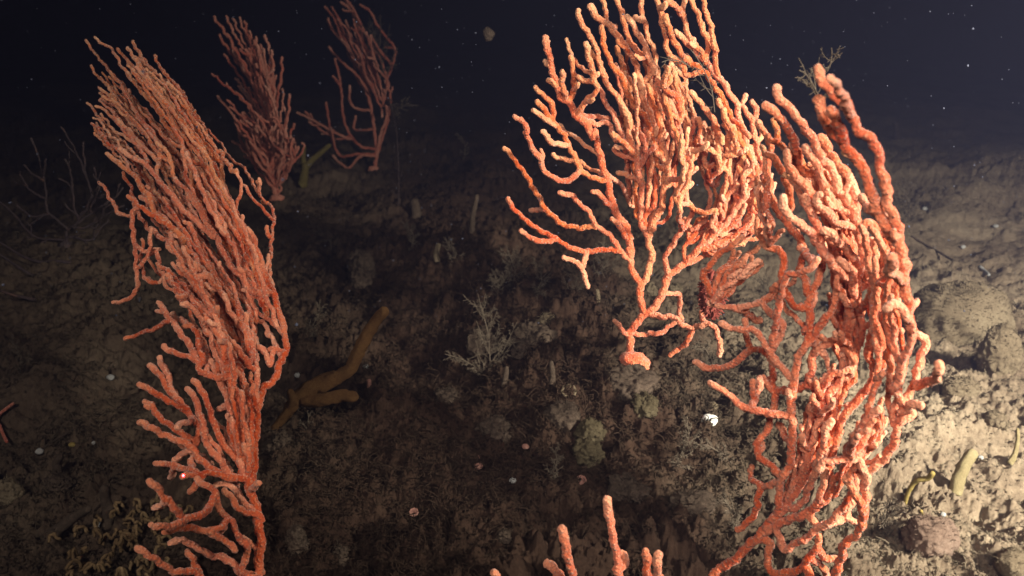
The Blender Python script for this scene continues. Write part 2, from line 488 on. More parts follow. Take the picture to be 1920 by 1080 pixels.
def blob(c, rad, amp, nu=48, nv=28, sc=30, seed=3, squash=None):
    u = np.arange(nu) * 2 * math.pi / nu; v = np.linspace(0, math.pi, nv)
    X = np.sin(v)[:, None] * np.cos(u)[None]; Y = np.sin(v)[:, None] * np.sin(u)[None]; Z = np.cos(v)[:, None] * np.ones((1, nu))
    Dn = np.stack([X, Y, Z], -1); P = Dn * np.array(rad)
    k = 1 + amp * 2 * (vn3(P + np.array(c) + 5, sc, seed) - .5) + amp * 1.1 * (vn3(P + np.array(c) + 9, sc * 2.7, seed + 1) - .5) + amp * .7 * (vn3(P + np.array(c), sc * 7, seed + 2) - .5)
    P = P * k[..., None] + np.array(c)
    V = P.reshape(-1, 3)
    i = np.arange(nv - 1)[:, None] * nu; j = np.arange(nu)[None]; j2 = (j + 1) % nu
    Q = np.stack([i + j, i + nu + j, i + nu + j2, i + j2], -1).reshape(-1, 4)
    return V, Q
# ================================================================ SEA FLOOR
def build_floor():
    a0 = np.linspace(-85, -36, 60)[:-1]; a1 = np.linspace(-36, 36, 1050); a2 = np.linspace(36, 85, 60)[1:]
    az = np.radians(np.concatenate([a0, a1, a2]))
    # rings: even steps of view angle near, then growing
    r = [0.35]
    while r[-1] < 45:
        x = r[-1]
        st = max(0.0012, 0.0010 * (x * x + .28) / .53 * 1.15)
        st = min(st, x * 0.05) if x > 3 else st
        r.append(x + st)
    r = np.array(r)
    A, RR = np.meshgrid(az, r)
    X = RR * np.sin(A); Y = RR * np.cos(A)
    Z = np.where(RR < 4.5, ground_fine(X, Y), ground_h(X, Y))
    V = np.stack([X, Y, Z], -1).reshape(-1, 3)
    m = len(az); n = len(r)
    i = np.arange(n - 1)[:, None] * m; j = np.arange(m - 1)[None]
    Q = np.stack([i + j, i + j + 1, i + m + j + 1, i + m + j], -1).reshape(-1, 4)
    print('floor', m, n)
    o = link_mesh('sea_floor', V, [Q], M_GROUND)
    tag(o, kind='structure')
build_floor()

# fuzzy turf of short threads
def build_turf(n=210000):
    rng = np.random.default_rng(5)
    # spread evenly in the picture's foreground and middle, clustered by noise
    a = np.radians(rng.uniform(-36, 36, n * 2)); t = rng.random(n * 2)
    rr = 0.55 * (4.2 / 0.55) ** (t ** 1.15)
    X = rr * np.sin(a); Y = rr * np.cos(a)
    dens = vn2(X * 7, Y * 7, 21) * 0.7 + vn2(X * 25, Y * 25, 22) * 0.5
    k = np.nonzero(dens > rng.uniform(0.3, 0.9, len(X)) - .35 * np.exp(-((X - .05) ** 2 + (Y - 1.25) ** 2) / .16))[0][:n]
    X = X[k]; Y = Y[k]; n = len(k); rr = rr[k]
    Z = ground_fine(X, Y)
    L = rng.gamma(3, 0.0023, n) * (0.5 + 0.8 * vn2(X * 4, Y * 4, 25) + 0.9 * np.exp(-((X - .05) ** 2 + (Y - 1.25) ** 2) / .16))
    hd = rng.uniform(0, 2 * math.pi, n); lean = rng.uniform(0.8, 2.6, n)
    L = L * (1 - .45 * np.clip((X - .3) / .3, 0, 1))
    curl = rng.normal(0, 3.8, n)
    rad = rng.uniform(0.00035, 0.0009, n) * (0.8 + 0.35 * rr)
    ns = 4
    P = np.zeros((n, ns, 3)); P[:, 0] = np.stack([X, Y, Z - 0.002], 1)
    h = hd.copy(); el = np.full(n, 1.4) - lean * .3
    for s_ in range(1, ns):
        stp = L / (ns - 1)
        dxy = np.cos(el)
        P[:, s_] = P[:, s_ - 1] + np.stack([np.cos(h) * dxy * stp, np.sin(h) * dxy * stp, np.sin(el) * stp + 0.0006], 1)
        h = h + curl * .5; el = el - lean * .5
    sides = 3
    T = np.gradient(P, axis=1); T /= np.linalg.norm(T, axis=2)[..., None] + 1e-12
    N = np.cross(T, np.array([0.3, 0.2, 1.0])); N /= np.linalg.norm(N, axis=2)[..., None] + 1e-9
    B = np.cross(T, N)
    th = np.arange(sides) * 2 * math.pi / 3
    rs = rad[:, None] * np.array([1.1, 1.0, .85, .5])[None]
    V = P[:, :, None] + N[:, :, None] * (np.cos(th)[None, None] * rs[..., None])[..., None] + B[:, :, None] * (np.sin(th)[None, None] * rs[..., None])[..., None]
    V = V.reshape(-1, 3)
    base = (np.arange(n) * ns * sides)[:, None, None]
    i = (np.arange(ns - 1) * sides)[None, :, None]; j = np.arange(sides)[None, None]; j2 = (j + 1) % sides
    Q = np.stack([base + i + j, base + i + j2, base + i + sides + j2, base + i + sides + j], -1).reshape(-1, 4)
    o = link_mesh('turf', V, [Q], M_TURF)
    tag(o, 'short fuzzy brown turf of threads covering the sea floor', 'turf', kind='stuff')
build_turf()

# ================================================================ CORALS
# ---- left red sea fan
def DL(x, y):
    u = np.clip((1090 - y) / 1000, 0, 1.2)
    return 0.86 + 0.30 * u ** 1.6 + 0.00016 * (x - 490) * (1 - u)
gb = ground_at(470, 1110)
base = unproj(np.array(475.), np.array(1150.), np.array(0.84)); base[2] = ground_h(base[0], base[1])
L = Fan('sea_fan', 'tall coral red sea fan at the left, its branches swept up and left', 'sea fan', DL, M_CORAL,
        0.0064, 0.0050, base, seed=3, mat2=M_CORAL_Y, yz=lambda x, y: 1.0 - y / 620.0, rs=0.56, yr=lambda x, y: np.interp(y, [80, 350, 650], [.72, .85, 1.0]))
L.add(np.array([[475, 1150], [484, 1082], [488, 1030], [487, 1000], [482, 962], [472, 925], [462, 895], [450, 865], [440, 835], [433, 800], [430, 770]]), 0.0, 1.25)
L.many('''
o=0.03 r=1.1 P 470,920 476,880 479,822 482,790 484,757 495,728 513,712 526,680 536,650 531,612 519,577 512,548 496,515 484,480 470,448 447,405 432,380 420,350 405,315 385,262 357,205 332,162
P 488,1082 L4 1180,1060 1200,960 1210,880 1170,800 1100,690 1040,610 980,520 960,440 900,390 840,350
L4 975,500 920,580 850,630 740,645 690,600 610,500 540,420 480,370
L4 620,520 570,550 525,565
o=-0.02 L4 740,660 660,700 560,715 480,705
o=-0.03 L4 1060,670 1010,720 930,740 800,720 700,730 600,745
L4 940,745 1020,800 1120,880
o=-0.02 P 478,1085 L4 1180,1070 1060,950 920,920 800,840 720,815 640,830
P 380,1095 L4 870,1080 820,1000 770,890
o=-0.03 P 392,1100 370,1075 L4 700,1050 600,1010 500,940 400,870
L4 1320,880 1250,860 1190,800
L4 1320,640 1180,590 1110,520 1050,440
L4 1300,610 1200,540 1130,450 1050,390 980,400
o=-0.02 L4 1160,350 1000,320 880,310 760,320 720,335
L4 820,290 700,260 600,245 520,225
L4 670,280 640,340
L4 870,350 840,390 780,450
r=1.1 L4 1120,330 1080,330 960,290 860,200 800,120 740,80 620,30 540,0 L3 450,980 410,970
L4 780,130 700,180 660,210
L4 800,250 800,180
L4 810,110 840,60 L3 850,1040 800,920 740,850 670,780 600,680 540,600 495,540
L3 660,770 640,700 600,570 560,490
L3 760,860 650,820 540,760 410,680
L3 760,1070 640,1000 560,930 510,860 450,810
L3 780,960 680,1000
o=-0.02 L4 1050,270 980,180 900,60 L3 880,960 850,880 820,790 770,720
L4 1110,180 1020,60 L3 990,1040 940,900 900,790 850,690 810,650
L4 1180,330 1150,120 L3 1110,980 1090,900 1070,830 1050,740 1010,680 980,600 940,500
L3 1085,850 1000,860
o=-0.02 L4 1200,300 1180,80 L3 1180,1000 1150,800 1110,670
L4 1240,300 1240,50 L3 1250,960 1230,800 1200,690
L4 1240,430 1290,390
L3 1280,790 1290,640 1280,560
o=0.03 r=.9 L3 1510,440 1420,420 1330,420 1200,370 1060,290 980,200 900,120
o=0.02 r=.8 L3 1500,300 1380,200 1300,150 1220,80 1150,10
o=0.02 r=.8 L3 1470,470 1400,330 1340,220
r=.85 L3 1400,480 1380,540 1350,450
o=-0.02 L3 1080,600 1040,460 1010,330 930,220 830,90 780,0
o=-0.03 L3 1000,530 1010,350 940,240 860,130 800,30 L2 860,980 780,860
L3 1000,620 880,600 830,500 700,460 640,430 590,390
L3 830,470 800,440 760,350 690,270 640,190 580,110 540,70
o=0.05 r=.75 L3 600,220 480,280 380,310 300,345
L3 870,480 840,330 810,250 740,240
L3 740,220 650,150
L3 905,510 885,350 850,270
L3 1090,610 1050,450 1010,400
L3 1250,350 1180,200 1120,60 1080,-20
L3 1070,260 1010,130 960,20 930,-40
L3 1180,310 1100,150 1040,20
L3 1220,530 1160,440 1110,360
L3 1340,420 1220,300 1150,180
o=0 L2 1490,940 1450,840 1420,790 1370,660 1270,560 1200,430 1110,310
o=-0.02 L2 1470,800 1440,640 1380,510
o=-0.02 r=1.1 L2 1440,1000 1330,880 1220,740 1150,590 1060,460 1000,350 930,240 820,130
o=-0.03 r=1.1 L2 1100,560 1000,460 900,380 800,250 700,140 620,40 L1 560,1010 420,920
o=-0.03 r=1.1 L2 960,720 880,580 800,490 700,420 640,290 590,210 500,90 400,20 L1 330,950
L2 760,450 700,400 640,330 580,270
L2 800,500 700,440 600,370 480,270
L2 1010,780 1000,700 980,560 910,460
L2 1180,1000 1080,870 980,780 880,720 780,650
L2 960,870 950,860 860,780
L2 1350,1060 1260,940 1150,820 1070,710
L2 900,1060 840,960 780,860
r=.85 L3 1470,150 L2 1540,880 1500,860 1540,720
o=0.12 r=.72 L2 1560,980 1540,880 1550,700 1560,560 1575,450 1560,360 1480,280 1420,180 1350,60 L1 1250,990 1180,880 1100,800 1010,690
r=.72 L2 1550,440 1520,400 1420,290 1350,190
r=.72 L2 1310,290 1330,180 1290,70
o=.02 L1 920,600 880,480 800,400 720,300 680,215
o=.02 L1 850,500 800,440 720,380 620,290 540,230 470,160
L1 640,310 600,250 560,190 515,115
o=.03 L1 800,480 600,400 520,320 450,220 400,170
o=.04 r=.9 L1 720,520 620,500 540,430 470,350 410,260 370,180 310,140 230,85
o=-0.02 r=1.1 L2 1230,340 1150,250 1100,140 1000,40 L1 900,880 800,780 740,700 680,600 600,510
o=-0.02 L2 1200,260 L1 1170,1000 1100,950 1020,830 950,720 860,630 790,560
L1 1250,1060 1170,930
o=-.02 L2 1190,280 1130,160 1040,40 920,-10
o=0.09 r=.9 L1 900,880 700,740 560,600 480,500 440,430 380,380 300,280 230,200 165,105
o=0.04 r=.85 L1 560,640 500,620 400,510 320,430 240,360 205,290
r=.85 L1 560,700 450,620 350,530 270,460
o=0.05 r=.9 L2 700,60 L1 700,1000 580,900 500,790 420,720 320,640 240,590
o=0.05 r=.72 L1 500,850 380,780 300,720 240,650 180,570
o=0.05 r=.7 L1 460,960 340,880 280,790 205,720
o=0.05 r=.75 L1 600,960 520,860 430,760 360,640
L1 720,900 640,780 560,680 500,560
L1 800,1000 760,930 700,870
o=0.09 r=.8 L2 760,600 640,520 560,400 530,330 500,200 440,100
o=0.06 r=.85 L2 560,360 520,380 510,500 530,620 540,780 550,920 530,1000 440,1060 370,1070
r=.8 L2 520,400 490,420 400,380 350,290 270,160
r=.8 L2 540,640 600,680 690,700 720,800 750,880 710,920
r=.75 L2 550,800 620,740 660,520
r=.7 L2 620,900 580,760 590,600
''')
# dense sheets of the fan between traced branches
L.bundle('L3 1300,500 1200,100 L2 1100,700 900,400 800,200', 'L3 1100,500 L2 1000,1000 850,700 700,420 560,330', 22, (0.02, .03), .76)
L.bundle('L3 1450,300 L2 1520,900 1400,560 1250,300 1100,60 L1 900,700', 'L3 1250,300 L2 1300,800 1120,500 950,200 L1 900,900 700,600', 20, (0.0, .02), .86)
L.bundle('L1 1200,1000 1000,700 850,470 700,350 600,250', 'L1 1000,1000 800,750 600,500 480,340 420,200', 34, (0.0, .03), .76)
L.bundle('L1 950,1000 720,740 560,560 400,380 260,220', 'L1 700,1060 560,900 400,740 270,590 200,480', 24, (0.05, .03), .72)
L.bundle('L3 1200,700 1120,400 1000,150 L2 1000,1000 850,860', 'L3 1000,600 900,300 820,100 L2 800,1050 700,900', 8, (0.0, .02), .76)
L.bundle('L4 1270,400 L3 1290,900 1260,600 1200,300', 'L4 1150,300 L3 1080,900 1000,600 980,300', 12, (0.0, .02), .81)
L.bundle('L1 640,1060 480,900 330,760 230,640', 'L2 500,60 L1 420,1000 300,900 200,760', 7, (0.06, .03), .65)
L.bundle('L3 1290,600 1300,200 L2 1350,900 1150,600 980,330', 'L3 1050,700 850,300 L2 900,1000 650,800 560,620', 22, (0.05, .03), .72)
L.bundle('L2 1300,700 1100,300 L1 900,900 600,600 480,420', 'L2 1000,800 700,500 L1 500,1050 300,800 190,650', 26, (0.10, .04), .68)
L.bundle('L4 1250,500 L3 1100,950 900,700', 'L4 1200,700 900,300 600,60', 6, (0.05, .02), .72)
L.spurs(70, (10, 26), region=(250, 350, 540, 1080), r=.85)
L_NODES = L.nodes.copy()
L.holdfast(L.base + np.array([0, 0, 0.004]), 0.02)

# ---- middle sea fan
def DM(x, y):
    return 1.24 - 0.00022 * (690 - y) + 0.00005 * (1180 - x)
base = unproj(np.array(1182.), np.array(694.), np.array(1.24))
gm = ground_at(1182, 694)
dM = float((gm - CAM).dot(FWD))
DM0 = dM
def DM(x, y): return DM0 - 0.00022 * (690 - y) - 0.00004 * np.abs(x - 1180)
M = Fan('sea_fan', 'wide open coral red sea fan in the centre rising from a short foot', 'sea fan', DM, M_CORAL,
        0.0066 * dM / 1.24, 0.0054 * dM / 1.24, gm, seed=8, mat2=M_CORAL_Y, yz=lambda x, y: 1.0 - y / 640.0, snap=30, rs=0.58)
M.many('''
o=0 r=1.28 M3 605,935 600,880 600,830 605,760 600,700 640,640 700,570 760,530 820,460 860,370 880,290 930,240 1010,180 1080,110 M2 1540,880 1650,790 1750,740 1810,670 1840,570
o=0 r=1.28 M3 720,560 680,450 680,340 640,270 610,180 600,60 M2 1005,960 1000,800 960,720 900,630 860,520 840,400 800,280 770,170 760,90 730,20 M1 740,1040 700,970 650,910 590,850 545,770 490,720 450,620 420,520 400,430 385,350 370,285
o=0.01 r=1.2 M3 685,340 740,240 770,130 750,20 M2 1150,790 1200,680 1240,600 1260,480 1290,380 1290,290 1240,220 1190,150 1150,80 M1 1180,950 1140,830 1110,760 1095,660 1070,560 1040,470 990,370 940,310 890,240 850,190 780,150 710,50
o=-.01 M2 1130,790 1095,740 1085,620 1090,480 1075,350 1070,290 1110,240 1130,190 1110,110 1070,30 M1 1040,960
M2 990,970 930,920 880,840 850,800 760,740 700,640 620,560 570,510 480,490
M2 740,730 680,740 600,750 500,720 420,660 360,590 310,500 260,420 200,320 130,230 70,155
M2 350,620 310,615 265,610
o=.01 M2 920,920 850,910 760,920 660,920 570,905 480,850 400,800 300,750 210,680 130,600 90,530
M2 420,840 340,850 270,830 190,770
o=-.02 M2 680,930 655,1000 M3 250,190 260,270 285,345
M3 240,200 180,160 110,125
M2 960,800 930,740 870,680
M2 880,590 820,550 780,500 730,475
M2 830,370 800,390 740,380 660,340 620,280 590,220 550,140 520,60 M1 500,1000 440,920 430,840 400,750 340,700 290,655
M1 420,930 350,880 285,830
M1 400,880 350,810 305,760
M2 520,130 440,120 390,80 355,35
M2 590,240 510,240 430,195
M2 620,340 570,380 500,395 420,370 360,310 320,220 260,130 220,30 M1 240,1000 200,920 145,870
o=.04 r=.85 M2 740,180 620,90 520,20 M1 470,935
o=.06 r=.8 M2 850,370 920,410 970,490 1000,570 1050,600
o=.04 r=.8 M2 780,340 700,300 620,250
o=.03 M1 600,860 680,870 760,880 840,885
o=.01 M1 640,890 740,930 830,915 870,1000 900,1050
o=-.03 M1 600,860 650,790 720,720 760,660 740,600
M1 700,610 620,580
M1 740,600 760,550
M1 545,770 570,700 590,600 570,500 565,430
o=.05 r=.75 M1 690,540 620,490 560,400 530,300
M1 520,740 500,640 495,530
M1 440,620 395,600
M1 405,480 370,465
o=.01 M2 1060,300 1050,200 1010,130 950,90 M1 940,1000 900,900 840,800 790,700 750,640
M2 1040,180 900,60 M1 870,1000
o=-.02 M2 1050,150 1000,60 M1 1000,900 920,740 830,620 780,480 745,350 690,240 640,180 620,85
M1 720,560 700,430 670,330
o=-.02 M2 1190,150 M1 1140,920 1100,850 1040,790 980,690 940,580 880,500 830,400 800,300 790,205
M1 1090,700 1020,650 970,530 930,430 905,355
M1 885,240 890,190
o=.03 r=.8 M1 870,240 835,140 815,70 795,-20
o=-.01 M1 1090,640 1150,560 1160,490 1110,440 1040,350 990,290 970,200 950,120 920,40 900,-40
o=-.03 r=1.1 M1 1190,530 1140,420 1110,330 1060,250 1020,170 980,125
o=.02 M2 1290,290 1260,150 M1 1230,850 1210,640 1210,520 1190,400 1150,300 1120,200 1100,110 1085,0 1080,-60
M1 1110,150 1050,125
o=.05 r=1.15 M2 1270,300 1260,200 M1 1250,900 1220,800 1200,680 1210,560
o=-0.01 r=1.1 P 1300,477 1350,430 1390,380 1415,330 1405,280 1390,235 1378,190 1355,155 1330,125 1305,95 1298,76
o=-.01 r=1.05 P 1405,290 1380,250 1362,200 1345,170 1325,140 1300,120 1280,105
M1 1440,560 1400,500 1320,430 1280,360 1270,270 1250,170 1230,80 1215,0 1210,-50
M1 1240,50 1270,35
M1 1410,440 1370,370 1330,300 1300,220 1280,130
M1 1450,340 1390,280 1350,235
M1 1560,460 1540,400 1500,350 1470,310
r=.9 M1 1480,320 1440,250 1410,150 1400,90 1410,40 1415,-40
M1 1390,90 1340,40 1270,-10
M1 1580,420 1590,330 1560,230 1520,130 1490,50 1450,-40
r=.9 M1 1660,560 1650,470 1640,350 1620,240 1590,130 1560,30 1540,-50
o=-.03 r=1.1 P 1350,320 R1 250,440 190,330 130,250 65,180
R1 250,440 305,550
R1 330,640 340,540 340,440 300,330 270,230
R1 400,620 390,500 340,400 300,300
o=.01 R1 600,720 570,620 545,520 525,400 480,330 450,260 465,195
R1 525,400 550,330 525,235
R1 420,420 500,500 
R1 440,540 520,600 570,640
R1 200,830 310,730 310,625
R1 330,740 345,665
R1 430,760 460,635
R1 210,820 190,750 240,720
R1 240,870 280,790
R1 450,830 510,755
R1 380,900 390,840
R1 470,940 470,870
M2 1450,260 1400,200 1380,100 1350,20 M1 1370,950 1330,820 1300,730
M1 1400,830 1380,720 1350,620 1335,545
o=-.02 M1 1420,830 1350,730 1250,650 1200,610
M1 1260,610 1290,510
M1 1290,620 1305,570
M2 1180,150 1230,60 M1 1280,920
M2 1250,260 1290,200 1290,100 1280,50
M2 1500,190 1510,90 M1 1530,980 1530,890
M2 1560,250 1570,150 1590,40 M1 1590,960
M2 1300,390 1380,380 1440,350 1500,300
M2 1470,340 1440,250 1410,220 1390,100
o=-.02 M3 885,240 870,140 905,60 M2 1330,860 1400,760 1450,680 1480,620 1430,540 1430,460 1460,415
M2 1480,600 1550,640 1650,610
M2 1390,720 1370,670 1385,620
r=.8 M3 1020,170 1010,60 M2 1430,850 1460,740
M2 1540,890 1600,910 1660,900
M2 1480,810 1530,740 1640,700
M2 1640,760 1700,700 1720,580 1750,480 1790,400
r=.9 M2 1140,640 1180,590 1200,470 1190,350 1170,260
M2 1050,380 970,350 910,340
M2 1020,230 940,200 880,160
M3 640,700 730,710 840,690 900,650 970,600
o=-.06 r=1.12 M3 760,560 850,580 940,580 990,630 1050,660 1150,640 1220,640 1260,690 1280,780 1275,860
M3 1060,700 1030,770 970,820 910,860
M3 860,400 980,420 970,520 1000,600
M3 1170,630 1145,570 1160,510
r=.9 M3 600,720 560,690 520,640 490,600
''')
M.bundle('P 1300,477 1390,380 1400,260 1370,180', 'P 1290,470 1330,380 1330,280 1290,180', 15, (0.03, .03), .8, jit=7)
M.bundle('P 1255,330 1240,230 1230,150 1200,60', 'P 1250,350 1210,260 1180,180 1150,90', 7, (0.03, .02), .85)
M.bundle('P 1330,330 1310,230 1290,150 1260,100', 'P 1290,330 1260,250 1240,190 1225,130', 8, (0.03, .02), .85)
M.bundle('P 1430,400 1450,330 1430,260', 'P 1390,440 1370,360 1350,280', 8, (0.03, .02), .8)
M.bundle('P 1217,455 1245,330 1255,200 1240,80', 'P 1185,440 1170,300 1160,160 1140,60', 16, (0.03, .03), .78)
M.bundle('P 1260,420 1300,330 1300,240', 'P 1230,440 1250,330 1262,230', 9, (0.03, .03), .78)
M.bundle('P 1300,470 1400,420 1440,330', 'P 1290,500 1390,460 1460,400', 10, (0.03, .03), .78)
M.spurs(65, (14, 34), region=(1290, 240, 1450, 480))
M.spurs(34, (10, 26), region=(1000, 60, 1420, 320), r=.8)
M.holdfast(gm + np.array([0.004, -0.01, 0.014]), 0.014)
# ---- right sea fan, nearest
def DR(x, y):
    u = (1090 - y) / 1000
    return 0.85 - 0.13 * u - 0.00010 * (x - 1400) + 0.00012 * np.clip(1500 - x, 0, 400)
base = unproj(np.array(1250.), np.array(1165.), np.array(0.84)); base[2] = ground_h(base[0], base[1])
RF = Fan('sea_fan', 'largest coral red sea fan at the right, a dense curtain reaching the lower edge', 'sea fan', DR, M_CORAL,
         0.0068, 0.0056, base, seed=21, mat2=M_CORAL_Y, yz=lambda x, y: 0.75 - y / 760.0, snap=36, rs=0.53, yr=lambda x, y: 1.0 + .08 * np.clip((x - 1480) / 120, 0, 1) * np.clip((620 - y) / 200, 0, 1))
RF.many('''
o=0 r=1.25 P 1252,1160 1290,1115 R4 100,1090 250,1000 380,890 480,790 550,710 620,640 690,560
o=-.01 r=1.1 R4 560,740 640,600 640,450 680,320 730,200 740,60 R3 740,930 740,780 730,640 760,500 770,370 830,250 890,170 960,80 1010,0 R2 1110,850 1150,760 1170,680
o=0 R4 600,640 750,480 830,330 870,180 900,50 R3 920,860 960,740 960,660
o=-.02 R4 640,620 820,520 880,380 930,240 970,120 R3 980,1020 990,880 1020,790
o=-.02 r=1.1 R4 560,720 720,660 830,610 920,560 960,450 980,350 990,290
R4 870,590 880,640 910,690
o=-.01 R4 920,560 1000,500 1040,400 1100,320 1170,290 1220,290
o=-.03 r=1.05 R4 620,700 640,800 700,880 780,830 880,770 980,700 1080,620 1180,530
R4 980,700 1100,660 1210,670
o=-.02 r=1.05 R4 480,790 560,820 570,900 560,1000 600,1060 700,1060 780,1030 860,960 920,880 940,780
R4 920,880 980,930 1040,950 1100,960
R4 900,950 960,1000 1000,1070
o=-.05 r=1.15 R4 840,1000 900,1120 1040,1130 1080,1040 1130,860 1200,790 1270,690 1260,560 1210,450 1150,350
o=-.02 r=1.0 R4 1270,620 1290,400 1310,290 1400,240 1460,170 1500,60 R3 1520,900 1560,740 1540,600 1490,470
o=-.02 R4 1280,400 1290,300 1220,210 1120,200 1000,230 950,280
o=.03 r=.95 R4 640,390 530,400 450,370 430,310 440,255
R4 500,410 480,500 460,620 400,680 330,740
o=.04 r=.95 R4 660,330 580,250 500,190 480,120 500,40 R3 560,850 590,720 610,580 590,420 570,310 540,290 M3 1600,830 1500,800 1480,700 1470,600
M3 1490,840 1400,910 1300,960 1200,960 1100,915
R4 720,60 690,30 R3 680,900 640,830
o=-.02 R3 720,750 600,740 450,720 340,660 230,580 130,505
R3 440,700 480,580 500,475
R3 500,480 560,490
o=.01 r=.95 R3 740,470 720,460 640,380 590,290 500,170 430,110 300,100 210,80
o=.03 r=.9 R3 600,260 660,150 650,60 600,0 M3 1620,500 1600,470 1500,490 1400,510 1290,500 1210,470
M3 1440,520 1500,560 1570,605
M3 1600,470 1660,410 1720,350 1760,310
r=.9 M3 1230,480 1330,400 1420,320 1500,250 1590,190
r=.9 M3 1210,450 1300,370 1400,300 1560,160
r=.9 M3 1250,420 1280,260 1380,200 1480,120 1560,60
r=.9 M3 1240,430 1150,260 1200,200 1280,100 1380,30 1450,-20
o=-.03 r=1.05 R3 720,560 860,540 960,530 1050,460 1170,410
R3 870,560 880,440 890,320 950,250 1050,190 1150,180 1240,210 1260,100 R2 1330,880 1310,760 1290,640
R3 960,270 990,310
R3 980,640 1050,560 1100,480 1130,380 1120,220
R3 1110,220 1180,300 1220,350
o=.01 r=1.05 R4 960,500 R3 1040,1060 1080,930 1110,800 1190,690 1260,600 1330,520 1350,420 1320,290 1330,150 1350,40 R2 1450,880 1470,760 1480,640
R3 1160,1010 1220,900 1300,800 1380,700
R3 1160,1040 1220,1020 1290,930 1330,870
R4 1180,150 1190,60 1250,0
R4 1220,200 1290,60 R3 1330,880
o=.02 R3 1500,760 1560,640 1620,580 1680,460 1700,300 1750,210 1700,160
o=-.06 r=1.05 R3 1700,520 1790,500 1850,420 1850,370
R3 1590,720 1640,670 1700,680
R3 1540,800 1590,780 1640,740
o=-.03 R3 1500,560 1560,420 1590,280 1640,180 1640,80 R2 1700,950 1650,850 1600,800 1530,840
o=-.01 R3 1350,420 1420,380 1440,250 1430,100 1450,0 R2 1500,860
R3 1440,150 1520,170
o=-.02 r=1.0 R3 1640,100 R2 1690,880 1690,760 1660,640 1640,400 1600,200 1540,20 R1 1520,900 1500,780 1470,640 1400,520 1310,420 1240,310 1170,210 1100,140 1030,60 1000,10
r=.8 R1 1240,310 1190,180 1120,80
o=0 r=1.08 R2 1640,420 1560,250 1450,100 R1 1430,960 1370,800 1290,650 1200,540 1110,470 1060,350 1020,230
R1 1210,520 1150,380 1110,290
r=1.0 R2 1560,260 1500,150 1380,60 1340,10
R2 1650,600 1560,560 1570,460
o=-.03 r=1.05 R2 1480,640 1500,560 1520,400 1500,300 1430,220 1380,200
o=-.01 r=1.1 R2 1310,660 1330,500 1360,400 1310,250 1300,50 R1 1290,950 1260,830
o=-.03 r=1.05 R2 1310,160 R1 1250,1010 1170,900 1130,780 1060,690 1000,580 930,460 880,380 800,300 750,250 710,190 710,135
r=1.1 R1 1240,1000 1220,900 1210,780 1150,680 1080,590 1030,520
R1 1180,1040 1120,1000 1060,850 1010,740 960,640 930,590
o=.01 R1 1060,860 1000,800 920,780 860,690 800,600 
R1 860,690 860,600 835,545
R1 1000,960 930,900 850,790 780,700 770,630
R1 850,600 830,500 760,420 700,330 650,280 620,260
r=.8 R1 770,600 730,560 710,450 670,380
o=.04 r=.95 R2 920,460 900,400 860,280 800,210 720,120 690,40 R1 640,900 640,700 650,560 620,470 560,400
R1 800,1000 790,860 740,760 690,680 650,640
o=-.03 r=1.1 R2 1290,640 1180,560 1110,480 1030,370 970,270 880,200 800,140 760,80 R1 745,960
o=-.01 R2 1040,330 1000,220 960,100 930,20 R1 920,960
o=.02 R3 860,180 870,60 R2 960,900 960,720 1000,650 1050,540 1030,470
o=-.04 r=.9 R3 600,180 R2 760,640 860,570 950,530 1020,480
o=.02 R2 960,830 900,830 820,790 770,730 750,650 760,520 740,430 670,370 600,350
R2 920,660 900,590 880,540 900,450 890,340 870,250
R2 970,480 920,410 890,380
r=.8 R2 600,350 570,280 560,180 
r=.7 R2 650,370 650,290 670,200
r=.7 R2 660,370 700,300 760,240
r=.75 o=.03 R3 830,120 R2 930,1020 870,930 780,830 690,740
R2 1250,420 1160,330 1120,270 1060,260
R2 1180,200 1110,150 1050,90 1010,20 R1 1030,940
R2 1330,860 1290,740 1280,600 1240,530 1180,480
R2 1320,700 1380,640 1370,580 1320,500
R2 1340,820 1390,780 1410,700
R2 1250,960 1250,840 1200,720
R2 1180,900 1150,860 1120,780
R2 1230,940 1240,860
R2 1400,960 1460,920 1430,820
''')
RF.bundle('R4 700,560 1000,150 R3 1080,800 1150,500 1100,200', 'R4 640,600 760,300 R3 850,800 870,500 900,250', 18, (0.02, .02), .74)
RF.bundle('R3 1500,800 1600,400 R2 1600,900 1640,500 1500,200', 'R3 1300,700 1380,300 R2 1400,900 1400,500 1330,200', 18, (0.03, .02), .74)
RF.bundle('R3 1250,500 R2 1300,900 1300,500 1250,100 R1 1150,700', 'R3 1100,500 R2 1150,900 1130,500 1050,150 R1 900,700', 22, (0.03, .02), .74)
RF.bundle('R1 1220,1060 1150,850 1020,700 930,560', 'R1 900,1060 850,900 760,760 700,600', 10, (0.02, .02), .74)
RF.bundle('R2 700,300 640,100 R1 650,800 620,600', 'R2 600,300 560,100 R1 560,850 520,650', 4, (0.03, .02), .74)
RF.bundle('R4 1180,600 1280,250 R3 1440,900 1450,600', 'R4 1050,500 1130,200 R3 1250,900 1330,650', 9, (0.0, .02), .74)
RF.bundle('M3 1220,470 1400,330 1600,150', 'M3 1190,420 1300,200 1450,40', 12, (0.02, .02), .74)
RF.spurs(90, (14, 34), region=(1440, 250, 1740, 900), r=.75)
RF.spurs(30, (16, 40), region=(1380, 620, 1680, 1070), r=.8)
RF.holdfast(RF.base + np.array([0, 0, -0.004]), 0.014)

